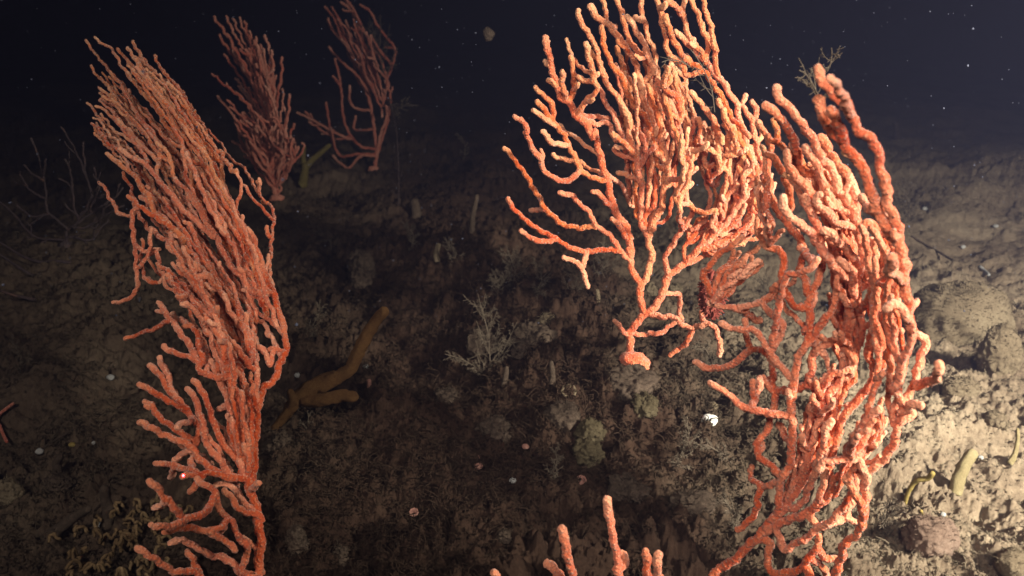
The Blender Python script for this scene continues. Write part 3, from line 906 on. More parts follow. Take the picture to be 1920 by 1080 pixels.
# ---- foreground tips
bF = unproj(np.array(1150.), np.array(1290.), np.array(0.78)); bF[2] = ground_h(bF[0], bF[1])
DF = lambda x, y: 0.80 - 0.00012 * (1200 - y) + 0 * x
FF = Fan('sea_fan', 'low sea fan of which only pale finger tips rise over the bottom edge', 'sea fan', DF, M_CORAL, 0.0052, 0.0044, bF, seed=5, snap=60)
FF.many('''
o=0 r=1.2 P 1150,1290 1155,1230 1158,1170
o=0 P 1158,1180 1166,1120 1161,1080 D 700,1040 690,950 668,850 650,722
D 700,1060 725,1020 718,975
P 1150,1200 1090,1150 D 490,1100 470,1010 450,930 438,858
P 1090,1150 1062,1110 D 425,1085 370,1018
P 1165,1180 1200,1130 1215,1085 D 835,1030 830,965
P 1205,1130 1230,1100 D 890,1060 884,985
P 1100,1170 1000,1130 945,1100 D 120,1066
''')
FF.holdfast(bF, 0.010)

# ---- two smaller fans in the back
g1 = ground_at(520, 372)
d1 = float((g1 - CAM).dot(FWD)); print('back fan depth', d1, 'mid', dM)
s1 = d1 / 2.2
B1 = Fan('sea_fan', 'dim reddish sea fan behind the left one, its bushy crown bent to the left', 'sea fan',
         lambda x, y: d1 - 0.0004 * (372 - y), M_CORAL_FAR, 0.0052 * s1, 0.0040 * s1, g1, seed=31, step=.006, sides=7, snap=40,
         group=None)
B1.add('C 370,1000 365,960 360,860 352,760 345,680 335,600', 0, 1.3)
rng = np.random.default_rng(77)
tips1 = [(60,85),(120,85),(150,90),(185,90),(80,185),(125,175),(110,280),(170,400),(45,380),(80,490),(130,505),(155,590),(155,715),(320,175),(400,290),(440,480),(490,740),
         (210,110),(240,150),(265,190),(220,250),(150,250),(290,230),(200,340),(250,330),(230,440),(120,430),(180,430),(300,290),(350,260),(405,460),(415,540),(460,620),(180,650),(240,560),(200,580),(440,690),(270,640),(240,720),(215,790)]
for tx, ty in tips1:
    k = np.clip((ty + 260) / 1000, 0.42, 0.86) + rng.uniform(-.04, .06)
    ry = 560 + 380 * k if ty > 450 else 480 + 300 * k
    rx = 350 + rng.uniform(-14, 14)
    a = np.array([rx, ry]); b = np.array([tx, ty], float)
    c = a * .55 + b * .45 + np.array([28 if tx < 330 else 40, -10 + (30 if ty > 450 else 0)]) * rng.uniform(.4, 1.3)
    t = np.linspace(0, 1, 7)[:, None]
    P = (1 - t) ** 2 * a + 2 * t * (1 - t) * c + t * t * b + rng.normal(0, 3, (7, 2))
    B1.add(P / 2.7 + np.array([380, 0]), rng.normal(0, .05), rng.uniform(.8, 1.1), wig=2)
B1.bundle('C 350,800 345,600 300,380 220,200', 'C 370,800 360,600 360,420 310,250', 22, (0, .06), .9, jit=4)
B1.bundle('C 340,900 300,760 200,640 130,540', 'C 380,900 420,760 440,640 430,560', 30, (0, .06), .8, jit=5)
B1.bundle('C 360,880 330,800 260,700 170,560', 'C 370,900 400,860 470,760 480,690', 24, (0, .08), .8, jit=5)
B1.bundle('C 368,950 300,860 210,760 150,640', 'C 372,950 350,800 320,700 290,600', 14, (0, .08), .8, start=(0, .1), jit=4)
B1.bundle('C 372,950 440,850 485,780 487,720', 'C 368,950 380,850 400,760 400,640', 12, (0, .08), .8, start=(0, .1), jit=4)
B1.spurs(60, (8, 22), r=.8)
B1.holdfast(g1, 0.012)

g2 = ground_at(700, 318); d2 = float((g2 - CAM).dot(FWD)); s2 = d2 / 2.4
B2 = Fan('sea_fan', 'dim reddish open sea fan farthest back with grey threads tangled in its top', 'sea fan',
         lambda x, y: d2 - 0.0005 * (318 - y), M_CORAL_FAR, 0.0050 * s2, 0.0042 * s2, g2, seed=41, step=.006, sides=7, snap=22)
B2.many('''
o=0 r=1.1 C 870,860 880,800 880,760 870,680 855,560 820,440 780,380 700,310 640,240
C 870,750 800,740 740,670 710,580 700,450 660,385
C 870,780 780,780 700,790 660,720 640,620 625,520
C 860,790 800,790 740,850 690,820 660,790
C 740,700 730,700 650,660 560,610 480,570
C 600,660 580,640 520,565
C 655,730 650,650
C 860,655 770,655 775,590
C 840,560 780,550 745,510 745,435
C 885,770 900,680 930,600 930,540 905,540 910,590
C 885,770 915,680 940,600 950,480 930,420 960,330 975,250 930,190 880,120 850,60 800,25
C 945,500 900,470 870,430 840,410
C 905,480 860,420 870,380
C 940,420 900,300 860,230 810,140 760,60 700,10
C 850,540 830,420 780,330 740,250 690,190 650,140 635,95
C 700,200 670,100 620,35
C 720,230 690,100 655,40
C 790,120 760,40 730,0
C 800,150 750,50 715,-20
C 950,320 900,260 850,180
C 960,240 920,240
C 710,450 690,380 670,300
''')
B2.bundle('C 930,520 900,350 850,200 780,40', 'C 870,520 780,360 720,230 660,110', 22, (0, .06), .8, jit=4)
B2.spurs(16, (8, 18), r=.8)
B2.holdfast(g2, 0.012)

# ---- grey fan at the far left
g3 = ground_at(125, 462); d3 = float((g3 - CAM).dot(FWD)); s3 = d3 / 2
B3 = Fan('sea_fan', 'thin grey sparsely branched sea fan at the far left edge in dim water', 'sea fan',
         lambda x, y: d3 - 0.0003 * (462 - y), M_GREYCORAL, 0.0036 * s3, 0.0024 * s3, g3, seed=51, step=.006, sides=7, snap=30)
B3.many('''
o=0 r=1.2 G 268,575 270,540 268,490
G 265,480 220,450 190,420 185,340 175,280 160,220 145,170 125,130
G 190,430 150,445 110,435 65,395
G 190,375 130,345 100,310 80,265
G 165,295 130,270 95,235
G 178,260 185,215
G 268,500 300,480 350,410 370,350 350,290 325,220 290,150 250,85
G 345,270 340,200 335,145
G 320,460 300,410 290,330 240,290
G 290,330 285,260 265,215
G 300,490 400,410 450,380 500,330
G 340,490 380,470 440,430 500,400
G 300,530 370,540 400,500 440,460
G 250,540 150,530 100,490 60,440 0,385 -40,350
G 370,400 400,330 380,250
''')
B3.spurs(26, (12, 34), r=.7)
B3.holdfast(g3, 0.010)
for s_, lab in (('G 290,640 230,640 170,630 100,610 0,550 -60,520', 'upper of three long thin grey whips lying out past the left edge'),
               ('G 150,695 140,690 60,640 0,600 -60,575', 'middle of three long thin grey whips lying out past the left edge'),
               ('G 140,785 130,780 60,765 0,745 -60,735', 'lowest of three long thin grey whips lying out past the left edge')):
    P = pts(s_); g = ground_at(*P[0]); dd = float((g - CAM).dot(FWD))
    W = unproj(P[:, 0], P[:, 1], dd - 0.05 * np.linspace(0, 1, len(P)))
    W = catmull(W, .008); W[:, 2] = np.maximum(W[:, 2], ground_h(W[:, 0], W[:, 1]) + .004)
    V, Q, T = tube(W, np.linspace(.0032, .0018, len(W)), 6, .2)
    o = link_mesh('sea_whip', V, [Q, T], M_GREYCORAL, loc=W[0]); tag(o, lab, 'sea whip', 'grey whips at the far left')
# ================================================================ SMALLER LIFE ON THE BOTTOM
def up(p, dz): return np.array([p[0], p[1], p[2] + dz])
def on(px, py):
    p = ground_at(px, py); p = np.array(p); p[2] = ground_h(p[0], p[1]); return p
def px_size(p, px):  # photograph pixels -> metres at that place
    return px / F * float((p - CAM).dot(FWD))

def fuzz(V, c, n, ln, w_, rng):
    """short silty threads standing off a lump's surface"""
    bag = Bag(); k = rng.integers(0, len(V), n)
    for i in k:
        nrm = V[i] - c; nrm = nrm / (np.linalg.norm(nrm) + 1e-9)
        e = V[i] + (nrm + rng.normal(0, .6, 3)) * ln * rng.uniform(.3, 1)
        bag.add(*tube(np.array([V[i] - nrm * .001, (V[i] + e) / 2 + rng.normal(0, ln * .12, 3), e]), w_, 3, cap=False))
    return bag
def sponge(name, label, cat, px, py, w_, h_, mat, amp=.12, sc=22, sink=.35, seed=3, depth=None, group=None, holes=0):
    """lump whose outline is about w_ x h_ pixels, foot at pixel (px, py)"""
    g = on(px, py); rx = px_size(g, w_) / 2; rz = px_size(g, h_) / 2
    c = up(g, rz * (1 - sink))
    V, Q = blob(c, (rx, rx * .9, rz), amp, 110, 70, sc * .06 / max(rx, .01), seed)
    fb = fuzz(V, c, int(150 + 150000 * rx * rz * 3) if rx > .02 else 160, max(.003, rx * .035), .00045 * max(1, float((g - CAM).dot(FWD))), np.random.default_rng(seed))
    if holes:
        root = empty(name, g); root['label'] = label; root['category'] = cat
        link_mesh('body', V - g, [Q], mat, root)
        for k in range(holes):
            a = 2.1 * k + .5; top = c + np.array([rx * .4 * math.cos(a), rx * .4 * math.sin(a), rz * .93])
            th = np.linspace(0, 2 * math.pi, 17)[:-1]
            ring = np.stack([top[0] + rx * .16 * np.cos(th), top[1] + rx * .16 * np.sin(th), top[2] + 0 * th], 1)
            ring = np.vstack([ring, ring[:2]])
            V2, Q2, T2 = tube(ring, rx * .05, 6, .2, cap=False)
            link_mesh('opening', V2 - g, [Q2, T2], mat, root)
        return root
    fb.add(V, Q); o = fb.build(name, mat, loc=g); tag(o, label, cat, group); return o

def finger(name, label, cat, trace, w0, w1, mat, lift=0.0, group=None, knob=.25, depth=None, sides=16, step=.003, off=-0.03):
    P = pts(trace); g = on(*P[0]); d0 = float((g - CAM).dot(FWD)) if depth is None else depth
    dd = d0 + off * np.linspace(0, 1, len(P))
    W = unproj(P[:, 0], P[:, 1], dd); W[:, 2] += lift
    W = catmull(W, step)
    for i in range(len(W)):
        pass
    t = np.linspace(0, 1, len(W)); rad = (w0 + (w1 - w0) * t) / 2 / F * d0
    V, Q, T = tube(W, rad, sides, knob)
    o = link_mesh(name, V, [Q, T], mat, loc=W[0])
    if cat: tag(o, label, cat, group)
    return o

# large pale sponges on the lit right side
sponge('massive_sponge', 'big smooth domed sponge right of the tall fan, half of it in shadow', 'sponge', 1790, 622, 200, 150, M_SPONGE, .26, 9, .55)
sponge('massive_sponge', 'upright rounded sponge on pale sediment below the big domed sponge, near the right edge', 'sponge', 1868, 700, 72, 104, M_SPONGE, .18, 14, .25, 6)
sponge('massive_sponge', 'low yellowish sponge cut by the bottom right corner', 'sponge', 1898, 1078, 66, 60, M_SPONGE, .1, 12, .3, 8)
sponge('encrusted_rock', 'reddish brown encrusted rock on pale sediment low on the right', 'rock', 1738, 1030, 104, 84, M_CRUST, .22, 14, .35, 9)
sponge('massive_sponge', 'squat crumpled sponge lump right of the single curled red twig', 'sponge', 1800, 745, 60, 44, M_SPONGE, .2, 16, .3, 10)
sponge('massive_sponge', 'small low sponge lump halfway between finger sponge and right edge', 'sponge', 1868, 800, 46, 30, M_SPONGE, .2, 16, .3, 11)
finger('finger_sponge', 'thick upright finger sponge leaning right, on bright sediment at the right', 'sponge', 'P 1790,925 1797,900 1808,872 1822,852', 26, 22, M_FINGER, off=-.005)
finger('finger_sponge', 'thin curved finger standing near the right edge on bright sediment', 'sponge', 'P 1893,870 1903,850 1908,825 1908,805', 12, 6, M_FINGER, off=-.005)
finger('finger_sponge', 'small yellow bent finger between the encrusted rock and the right fan', 'sponge', 'P 1697,945 1702,925 1712,908 1722,900 1740,897 1748,888', 7, 10, M_YELLOW)
finger('finger_sponge', 'short pale finger just above the encrusted rock', 'sponge', 'P 1733,985 1731,970 1727,958', 10, 6, M_YELLOW)
# branching yellow-orange sponges in the middle left
def branching(label, traces, ws, mat, d=None, offs=None):
    P0 = pts(traces[0]); g = on(*P0[0]); d0 = float((g - CAM).dot(FWD)) if d is None else d
    root = empty('branching_sponge', g); root['label'] = label; root['category'] = 'sponge'
    for k, t in enumerate(traces):
        P = pts(t); dd = d0 + (offs[k] if offs else -0.02) * np.linspace(0, 1, len(P)) - .01
        W = unproj(P[:, 0], P[:, 1], dd)
        W = catmull(W, .004)
        tt = np.linspace(0, 1, len(W)); rad = np.interp(tt, np.linspace(0, 1, len(ws[k])), ws[k]) / 2 / F * d0
        W[:, 2] = np.maximum(W[:, 2], ground_h(W[:, 0], W[:, 1]) + rad * .7)
        V, Q, T = tube(W, rad, 20, .3)
        link_mesh('base' if k == 0 else 'branch', V - g, [Q, T], mat, root)
branching('dull orange branching sponge lying between the two front fans, one long arm raised',
          ['P 512,806 530,785 545,765 560,745 590,725 620,712', 'P 600,724 640,703 658,690 672,660 690,625 708,598 720,584', 'P 566,750 600,750 640,742 662,744', 'P 545,770 548,750 545,735'],
          [[13, 18, 24, 30, 33, 32], [30, 26, 22, 23, 23, 21, 18], [24, 25, 24, 21], [16, 16, 12]], M_YSPONGE, offs=[0, -.05, -.02, -.02])
branching('small dull yellow forked sponge right of the dim reddish fan',
          ['P 566,350 570,330 572,312', 'P 572,316 585,300 604,284 617,273', 'P 571,318 568,295 570,276'],
          [[18, 16, 13], [13, 12, 10, 8], [12, 10, 8]], M_DIMYELLOW)

# small round lumps and cups in the dark middle
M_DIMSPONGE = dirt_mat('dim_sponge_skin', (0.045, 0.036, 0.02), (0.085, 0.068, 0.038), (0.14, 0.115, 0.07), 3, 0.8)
LUMPS = [
    (1210, 772, 44, 44, M_DIMSPONGE, 'small pale sponge ball low in front of the central fan foot'),
    (1104, 822, 50, 50, M_DIMSPONGE, 'upper of two stacked dim round sponges in the dark middle'),
    (1100, 862, 62, 48, M_DIMSPONGE, 'lower, broader of two stacked dim round sponges in the dark middle'),
    (680, 530, 64, 80, M_ROCK, 'large dim rounded lump in the shade left of the middle'),
    (525, 842, 50, 46, M_ROCK, 'brown lump just under the dull orange branching sponge'),
    (1025, 610, 26, 28, M_SPONGE, 'tiny round knob in the shade left of the central fan foot'),
    (1218, 560, 30, 44, M_SPONGE, 'pale knob seen through the lowest fork of the central fan'),
    (1266, 548, 26, 24, M_SPONGE, 'white speckled knob between two low branches of the central fan'),
    (945, 1010, 30, 26, M_ROCK, 'low stone left of the finger tips at the bottom edge'),
    (640, 1050, 30, 40, M_ROCK, 'dim knob at the bottom, left of the middle'),
    (560, 1030, 44, 50, M_ROCK, 'dark lump beside the left fan near the bottom edge'),
    (110, 915, 40, 40, M_ROCK, 'reddish round lump on the ground low at the left'),
    (1190, 736, 90, 56, M_ROCK, 'dark stone carrying the short foot of the central fan'),
    (905, 660, 60, 60, M_ROCK, 'dark overgrown hump behind the tall feathered hydroid of the dark middle'),
    (1000, 650, 80, 60, M_ROCK, 'dark overgrown hump left of the central fan foot'),
    (1060, 790, 60, 44, M_ROCK, 'dark fuzzy stone under the higher ring shaped cup'),
    (1180, 930, 70, 50, M_ROCK, 'dark fuzzy stone right of the longest finger tip'),
    (930, 820, 64, 50, M_ROCK, 'dark fuzzy stone left of the small pinkish white polyp'),
    (1290, 960, 70, 60, M_ROCK, 'dark fuzzy stone left of the root of the right fan'),
    (840, 760, 56, 46, M_ROCK, 'dark stone near the left spray of the dark middle'),
    (18, 945, 50, 56, M_SPONGE, 'dim yellowish sponge at the left edge'),
]
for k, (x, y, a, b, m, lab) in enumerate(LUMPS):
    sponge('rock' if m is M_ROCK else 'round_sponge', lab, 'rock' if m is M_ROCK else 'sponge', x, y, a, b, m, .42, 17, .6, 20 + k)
FING = [
    ('P 110,905 108,885 106,868 112,858', 20, 14, M_ROCK, 'stubby brown finger sponge on the dim ground low at the left'),
    ('P 200,990 203,960 198,935 196,918', 24, 18, M_ROCK, 'upright brown finger sponge nearest the left fan, low at the left'),
    ('P 90,1010 120,985 145,965 165,955', 26, 14, M_ROCK, 'long brown ridge shaped sponge lying on the ground at lower left'),
    ('P 885,440 886,410 892,380 894,368', 12, 8, M_ROCK, 'dim upright post in the dark behind the middle ground'),
    ('P 782,410 780,395 778,380', 22, 16, M_ROCK, 'short dim stump in the dark left of the upright post'),
    ('P 820,490 818,475 822,460', 12, 9, M_SPONGE, 'little pale finger beside a ring shaped tuft in the shade'),
    ('P 1683,262 1682,245 1680,232', 14, 10, M_ROCK, 'faint far post in the haze right of the tall fan top'),
    ('P 1120,575 1122,560 1120,545', 9, 7, M_SPONGE, 'small pale finger left of the central fan trunk'),
    ('P 945,725 948,705 950,690', 14, 8, M_ROCK, 'dim finger in the darkest part of the middle'),
    ('P 1035,720 1036,700 1034,680', 14, 8, M_ROCK, 'dim tapering finger left of the small ring cup'),
    ('P 693,730 692,722 692,714', 9, 8, M_PINK, 'tiny pink stub right of the dull orange branching sponge'),
]
for t, a, b, m, lab in FING:
    finger('finger_sponge', lab, 'sponge', t, a, b, m, off=-.01)

def cup(label, x, y, w_, mat):
    g = on(x, y); r = px_size(g, w_) / 2; root = empty('cup_coral', g); root['label'] = label; root['category'] = 'cup coral'
    # wall: short flaring cup facing up and toward the viewer
    n = 24; prof = [(0.45, 0.0), (.6, .35), (.85, .7), (1.0, .95), (.92, 1.05), (.7, .9), (.5, .75), (.2, .65)]
    ax = np.array([0, -.55, .84]); e1 = np.array([1., 0, 0]); e2 = np.cross(ax, e1)
    th = np.arange(n) * 2 * math.pi / n
    V = np.vstack([g + ax * (h * r * 1.1 + .002) + (np.cos(th)[:, None] * e1 + np.sin(th)[:, None] * e2) * (q * r * (1 + .07 * np.cos(th * 8)))[:, None] for q, h in prof])
    i = np.arange(len(prof) - 1)[:, None] * n; j = np.arange(n)[None]; j2 = (j + 1) % n
    Q = np.stack([i + j, i + j2, i + n + j2, i + n + j], -1).reshape(-1, 4)
    link_mesh('wall', V - g, [Q], mat, root)
    V, Q = blob(g + ax * r * .75, (r * .42, r * .42, r * .3), .15, 20, 12, 60)
    link_mesh('centre', V - g, [Q], M_PINK, root)
cup('ring shaped cup coral on the dark ground left of the small pale sponge ball', 1066, 744, 30, M_SPONGE)
cup('ring shaped cup coral low in the middle, above the longest finger tip', 1089, 908, 20, M_PINK)
cup('tiny pinkish cup coral in the dim ground near the bottom, left of the middle', 777, 968, 18, M_PINK)
for x, y, r_, m, lab in [
    (1331, 796, 27, M_BRIGHT, 'bright white knob hanging by a low branch of the right fan'),
    (1337, 768, 18, M_SPONGE, 'pale grey knob on top of the bright white one'),
    (962, 906, 14, M_WHITE, 'small white shell on the dark ground in the lower middle'),
    (985, 842, 12, M_PINK, 'small pinkish white polyp above the small white shell'),
    (897, 880, 16, M_PINK, 'larger salmon polyp in the dark ground left of the small white shell'),
    (893, 862, 12, M_PINK, 'smaller salmon polyp perched over the larger one'),
    (208, 712, 14, M_WHITE, 'small bluish white chip on the dim ground left of the left fan'),
    (75, 852, 14, M_WHITE, 'elongated whitish shell on the dim ground at the left edge'),
    (185, 988, 12, M_WHITE, 'whitish chip near the ochre lace at lower left'),
    (137, 840, 12, M_YELLOW, 'yellowish pebble in the dark hollow at left'),
    (176, 834, 8, M_WHITE, 'tiny white speck in the dark hollow at left'),
    (686, 690, 10, M_WHITE, 'white speck beside the raised arm of the orange sponge'),
    (1838, 862, 9, M_WHITE, 'white speck right of the thick finger sponge'),
    (1767, 970, 9, M_WHITE, 'white speck on the encrusted rock'),
    (1866, 428, 10, M_WHITE, 'white chip lying far back on the bright slope'),
    (1805, 466, 8, M_WHITE, 'tiny white chip behind the big domed sponge'),
    (1734, 394, 9, M_WHITE, 'white fleck in front of the wiry tuft at right'),
    (560, 708, 12, M_WHITE, 'dim pale chip above the orange branching sponge base'),
]:
    g = on(x, y); r = px_size(g, r_) / 2
    V, Q = blob(up(g, r * .7), (r * 1.1, r, r * .8), .25, 20, 12, 90, 5)
    nm = 'polyp' if m is M_PINK else ('pebble' if m is M_YELLOW else 'shell_fragment')
    o = link_mesh(nm, V, [Q], m, loc=g); tag(o, lab, nm.replace('_', ' ') if nm != 'shell_fragment' else 'shell')
# thin stick in the sediment
def stick(name, label, cat, trace, w_, mat, lift=.004):
    P = pts(trace); W = np.array([on(*p) for p in P]); W[:, 2] += lift
    W = catmull(W, .006); V, Q, T = tube(W, px_size(W[0], w_) / 2, 8, .25)
    o = link_mesh(name, V, [Q, T], mat, loc=W[0]); tag(o, label, cat)
stick('stick', 'long thin dark stick lying slanted on the slope right of the tall fan', 'stick', 'P 1708,447 1745,468 1790,494', 4, M_ROCK)
stick('shell_fragment', 'slender pale shard lying above the big domed sponge', 'shell', 'P 1836,503 1845,511 1853,519', 6, M_WHITE)
stick('brittle_arm', 'thin orange forked arm at the left edge, half way down the ground', 'brittle star', 'P -6,803 8,792 20,782 28,775', 6, M_CORAL_FAR, .012)
stick('brittle_arm', 'shorter orange arm curling down at the left edge', 'brittle star', 'P -6,803 3,815 8,828 16,845', 6, M_CORAL_FAR, .012)
stick('stick', 'faint long stick across the dim ground at the left', 'stick', 'P 60,862 100,835 140,812', 4, M_ROCK)

# feathery hydroids
def hydroid(label, base_px, tip_px, n_side, side_len, w_=.0009, mat=M_HYDROID, d=None, off=-.03, sub=5, name='hydroid', curve=10, jit=.35, seed=1, group=None):
    rng = np.random.default_rng(seed)
    g = on(*base_px) if d is None else unproj(np.array(float(base_px[0])), np.array(float(base_px[1])), np.array(d))
    d0 = float((g - CAM).dot(FWD))
    a = np.array(base_px, float); b = np.array(tip_px, float)
    t = np.linspace(0, 1, 7)[:, None]; nrm = np.array([-(b - a)[1], (b - a)[0]]); nrm = nrm / (np.linalg.norm(nrm) + 1e-6)
    P = a + (b - a) * t + nrm * np.sin(t * math.pi) * curve + rng.normal(0, 1.2, (7, 2))
    W = unproj(P[:, 0], P[:, 1], d0 + off * t[:, 0])
    W = catmull(W, .004)
    root = empty(name, g); root['label'] = label; root['category'] = 'hydroid'
    if group: root['group'] = group
    V, Q, T = tube(W, np.linspace(w_ * 1.5, w_, len(W)), 5); link_mesh('stem', V - g, [Q, T], mat, root)
    bag = Bag(); L = side_len / F * d0
    for k in range(n_side):
        i = int((.12 + .86 * k / max(1, n_side)) * (len(W) - 1)); p = W[i]
        tg = W[min(i + 1, len(W) - 1)] - W[max(i - 1, 0)]; tg /= np.linalg.norm(tg) + 1e-9
        sd = np.cross(tg, -FWD) * (1 if k % 2 else -1) + rng.normal(0, jit, 3); sd /= np.linalg.norm(sd)
        l = L * rng.uniform(.6, 1.1) * (1 - .4 * k / n_side)
        q = p + (sd * .8 + tg * .5) * l * .5; e = p + (sd * .8 + tg * .9) * l
        C = catmull(np.array([p, q, e]), l / 7); bag.add(*tube(C, np.linspace(w_, w_ * .6, len(C)), 4))
        for m_ in range(sub):
            ii = int(rng.uniform(.2, .95) * (len(C) - 1)); v = rng.normal(0, 1, 3); v /= np.linalg.norm(v)
            e2 = C[ii] + (v * .7 + sd * .4) * l * rng.uniform(.18, .4)
            bag.add(*tube(np.array([C[ii], (C[ii] + e2) / 2 + v * .0006, e2]), w_ * .6, 4))
    bag.V = [v - g for v in bag.V]
    bag.build('frond', mat, root)
    return root
HY = [
    ((960, 545), (950, 470), 14, 40, 'feathery grey hydroid tuft left of the central fan, the tallest of its clump'),
    ((1000, 560), (1010, 490), 12, 36, 'feathery hydroid just right of the tallest tuft left of the central fan'),
    ((930, 560), (920, 505), 10, 32, 'low feathery hydroid at the left end of its clump by the central fan'),
    ((1075, 560), (1062, 490), 12, 34, 'hydroid tuft under the drooping red twig of the central fan'),
    ((1120, 520), (1128, 455), 12, 36, 'pale hydroid spray behind the lowest left branches of the central fan'),
    ((915, 705), (898, 560), 14, 60, 'tall dim feathered hydroid standing alone in the dark middle'),
    ((915, 712), (834, 665), 10, 26, 'dim hydroid spray reaching left from the dark middle'),
    ((900, 700), (968, 605), 6, 20, 'slender hydroid leaning right in the dark middle'),
    ((850, 505), (832, 448), 12, 24, 'ring shaped tuft of threads in the shade left of the upright post'),
    ((1210, 470), (1225, 400), 9, 34, 'pale hydroid seen through the main fork of the central fan'),
    ((1290, 470), (1262, 370), 14, 36, 'pale tangled hydroid in the gap right of the central fork'),
    ((1450, 600), (1420, 520), 12, 40, 'pale hydroid tuft behind the crossing branches of the two right fans'),
    ((1700, 420), (1690, 350), 16, 46, 'wiry pale tuft on the slope just right of the tall fan'),
    ((1740, 400), (1765, 345), 14, 40, 'second wiry pale tuft, right of the first on the lit slope'),
    ((1260, 880), (1290, 800), 12, 40, 'bushy brown hydroid between the stacked round sponges and the right fan'),
    ((1340, 700), (1300, 640), 12, 36, 'brown hydroid under the low arching branch of the right fan'),
    ((1020, 900), (1042, 840), 8, 30, 'thin forked hydroid left of the lower broader round sponge'),
    ((1370, 870), (1300, 830), 10, 30, 'pale spray lying beneath the white knob'),
    ((560, 640), (600, 560), 8, 30, 'faint dark hydroid right of the left fan trunk'),
    ((620, 470), (592, 430), 6, 26, 'thin pale thread tuft in the dark between left fan and centre'),
    ((770, 470), (760, 420), 8, 24, 'small pale forked tuft in the dark behind the middle'),
    ((1380, 1000), (1350, 930), 12, 36, 'brown tuft beside the root of the right fan'),
    ((1640, 1000), (1668, 940), 12, 34, 'tuft on the ground at the right foot of the right fan'),
    ((870, 300), (855, 250), 5, 14, 'faint far hydroid in the dark water behind the middle'),
    ((40, 700), (20, 640), 10, 26, 'dim tuft on the ground at the left edge'),
    ((1700, 800), (1690, 750), 10, 24, 'low tuft on pale ground right of the right fan'),
    ((560, 800), (575, 770), 3, 16, 'thin white threads hanging under the orange branching sponge'),
]
for k, (a, b, n_, sl, lab) in enumerate(HY):
    hydroid(lab, a, b, int(n_ * 2.2), sl * .85, w_=.0006 * (1.0 if a[1] > 500 else 1.5), seed=60 + k, sub=14, jit=.7)
# hydroids growing on the fans
hydroid('grey wispy hydroid spun between the raised tips of the right fan', (1535, 205), (1500, 130), 12, 40, .0005, d=.70, seed=5, jit=.6)
hydroid('dark wispy threads at the very top of the right fan', (1530, 150), (1560, 90), 6, 36, .0004, d=.71, seed=6, jit=.6)
hydroid('yellowish fuzz over the top right shoulder of the central fan', (1340, 210), (1300, 100), 14, 34, .0005, d=DM0 - .14, seed=7, jit=.8, mat=M_HYDROID)
hydroid('grey threads across the upper gap of the central fan', (1300, 130), (1240, 115), 8, 22, .0005, d=DM0 - .15, seed=8, jit=.8)
hydroid('grey growth tangled in the top of the farthest fan', (715, 170), (690, 40), 22, 50, .0012, d=d2 - .1, seed=9, jit=.9, sub=8)
hydroid('grey brown growth on the right edge of the farthest fan', (728, 190), (770, 192), 12, 24, .0014, d=d2 - .08, seed=10, jit=.7, sub=7)
# the tall thin whip below the farthest fan
P = pts('P 747,385 747,340 746,290 742,240 733,205 728,180'); g = on(747, 385); d0 = float((g - CAM).dot(FWD))
W = catmull(unproj(P[:, 0], P[:, 1], d0 + np.linspace(0, d2 - .05 - d0, len(P))), .01)
root = empty('sea_whip', g); tag(root, 'tall thin grey whip rising into the right side of the farthest fan', 'sea whip')
V, Q, T = tube(W, .0026, 6, .2); link_mesh('stem', V - g, [Q, T], M_GREYCORAL, root)
bag = Bag(); rng = np.random.default_rng(4)
for i in range(6, len(W) - 4, 3):
    v = rng.normal(0, 1, 3); v[2] = abs(v[2]) * .3; v /= np.linalg.norm(v)
    bag.add(*tube(np.array([W[i], W[i] + v * .012, W[i] + v * .022 + np.array([0, 0, .004])]), .0008, 4))
bag.V = [v - g for v in bag.V]
o = bag.build('fringe', M_GREYCORAL, root); o['kind'] = 'stuff'

# dark red tuft inside the fans
g = unproj(np.array(1335.), np.array(552.), np.array(1.06))
bag = Bag(); rng = np.random.default_rng(9)
V, Q = blob(g, (.012, .010, .026), .5, 48, 30, 90); bag.add(V, Q)
for k in range(2600):
    v = rng.normal(0, 1, 3); v /= np.linalg.norm(v); p = g + v * np.array([.011, .009, .025])
    q = p + v * rng.uniform(.0005, .002) + rng.normal(0, .0028, 3)
    bag.add(*tube(np.array([p, (p + q) / 2 + rng.normal(0, .0012, 3), q]), .0007, 4))
o = bag.build('red_tuft', M_REDTUFT, loc=g); tag(o, 'dark red bushy tuft caught between the central and right fans', 'soft coral')

# ochre lacy clump at lower left
g = on(255, 1040); rng = np.random.default_rng(12)
root = empty('lace_coral', g); tag(root, 'ochre lacy clump of curled fronds behind the lowest tips of the left fan', 'lace coral')
for k in range(90):
    a = rng.uniform(0, 6.28); rr = rng.uniform(0, .06)
    x = g[0] + rr * math.cos(a) * 1.15 - .005; y = g[1] + rr * math.sin(a); p = np.array([x, y, ground_h(x, y) + rng.uniform(0.0, .020)])
    # a frond: small curled strip with real thickness
    h = rng.uniform(0, 6.28); l = rng.uniform(.006, .013); bagp = []
    C = np.array([p + np.array([math.cos(h) * l * s_, math.sin(h) * l * s_, .008 * math.sin(s_ * 3)]) for s_ in np.linspace(0, 1, 6)]) + rng.normal(0, .0012, (6, 3))
    V, Q, T = tube(catmull(C, .002), .0017, 7, .6)
    link_mesh('frond', V - g, [Q, T], M_OCHRELACE, root)

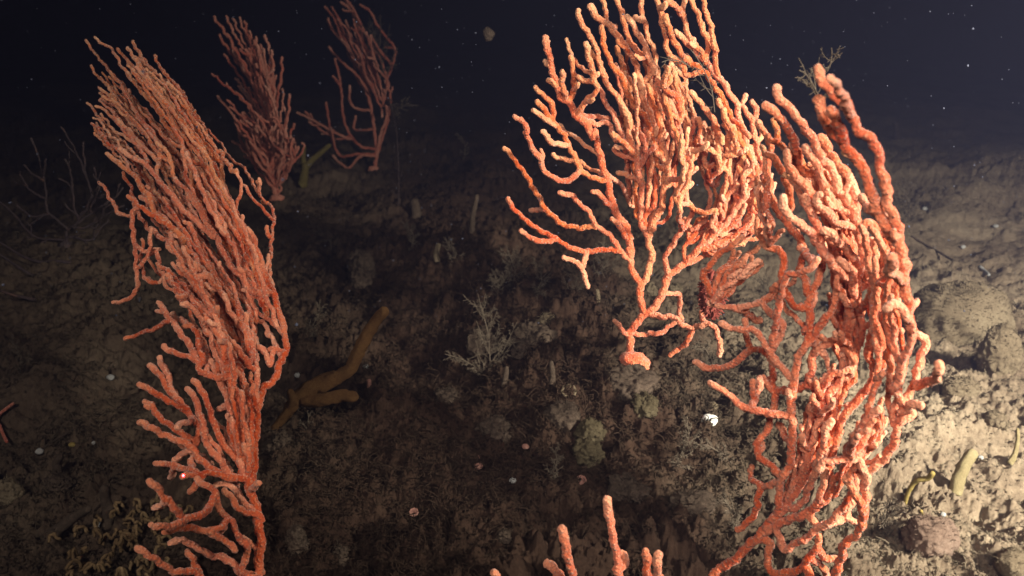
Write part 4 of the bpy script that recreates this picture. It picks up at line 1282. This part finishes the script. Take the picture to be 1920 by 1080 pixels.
# marine snow
rng = np.random.default_rng(2); bag = Bag()
for k in range(2600):
    x = rng.uniform(-60, 1980); y = rng.uniform(-40, 620); d = rng.uniform(.45, 2.6)
    c = unproj(np.array(x), np.array(y), np.array(d))
    if c[2] < ground_h(c[0], c[1]) + .03: continue
    r = rng.gamma(1.3, .00036) * min(1, d / 1.3)
    V, Q = blob(c, (r, r * rng.uniform(.6, 1), r * rng.uniform(.6, 1)), .3, 7, 5, 400, k)
    bag.add(V, Q)
o = bag.build('marine_snow', M_SNOW); tag(o, 'fine pale specks drifting in the dark water', 'marine snow', kind='stuff')
c = unproj(np.array(917.), np.array(66.), np.array(1.9)); V, Q = blob(c, (.011, .008, .014), .35, 24, 16, 60, 4)
o = link_mesh('drifting_flake', V, [Q], M_ROCK, loc=c); tag(o, 'blurred pale flake drifting in the dark water at the top centre', 'flake')

# the measuring laser's red point on a twig of the left fan
kn = int(np.argmin(np.hypot(L_NODES[:, 0] - 350, L_NODES[:, 1] - 903)))
qx, qy, qz = L_NODES[kn]
tgt = unproj(qx, qy, DL(qx, qy) + qz)
src = tgt + (CAM - tgt) / np.linalg.norm(CAM - tgt) * 0.12
ls = spot('laser_beam', tuple(src), tuple(tgt), 140, (1.0, 0.03, 0.08), 1.3, 0.3, 0.0003)

# ================================================================ WATER
me = bpy.data.meshes.new('haze')
x0, x1, y0, y1, z0, z1 = -60, 60, -10, 60, -2.0, 12.0
vs = [(x, y, z) for x in (x0, x1) for y in (y0, y1) for z in (z0, z1)]
me.from_pydata(vs, [], [(0, 1, 3, 2), (4, 6, 7, 5), (0, 4, 5, 1), (2, 3, 7, 6), (0, 2, 6, 4), (1, 5, 7, 3)])
hz = bpy.data.objects.new('haze', me); COL.objects.link(hz); tag(hz, 'dark blue turbid sea water', 'water', kind='stuff')
m = bpy.data.materials.new('haze'); m.use_nodes = True; n = m.node_tree
n.nodes.remove(n.nodes['Principled BSDF'])
pv = n.nodes.new('ShaderNodeVolumePrincipled')
pv.inputs['Color'].default_value = (0.058, 0.062, 0.115, 1)
pv.inputs['Density'].default_value = 0.32
pv.inputs['Anisotropy'].default_value = 0.3
n.links.new(pv.outputs['Volume'], n.nodes['Material Output'].inputs['Volume'])
me.materials.append(m)
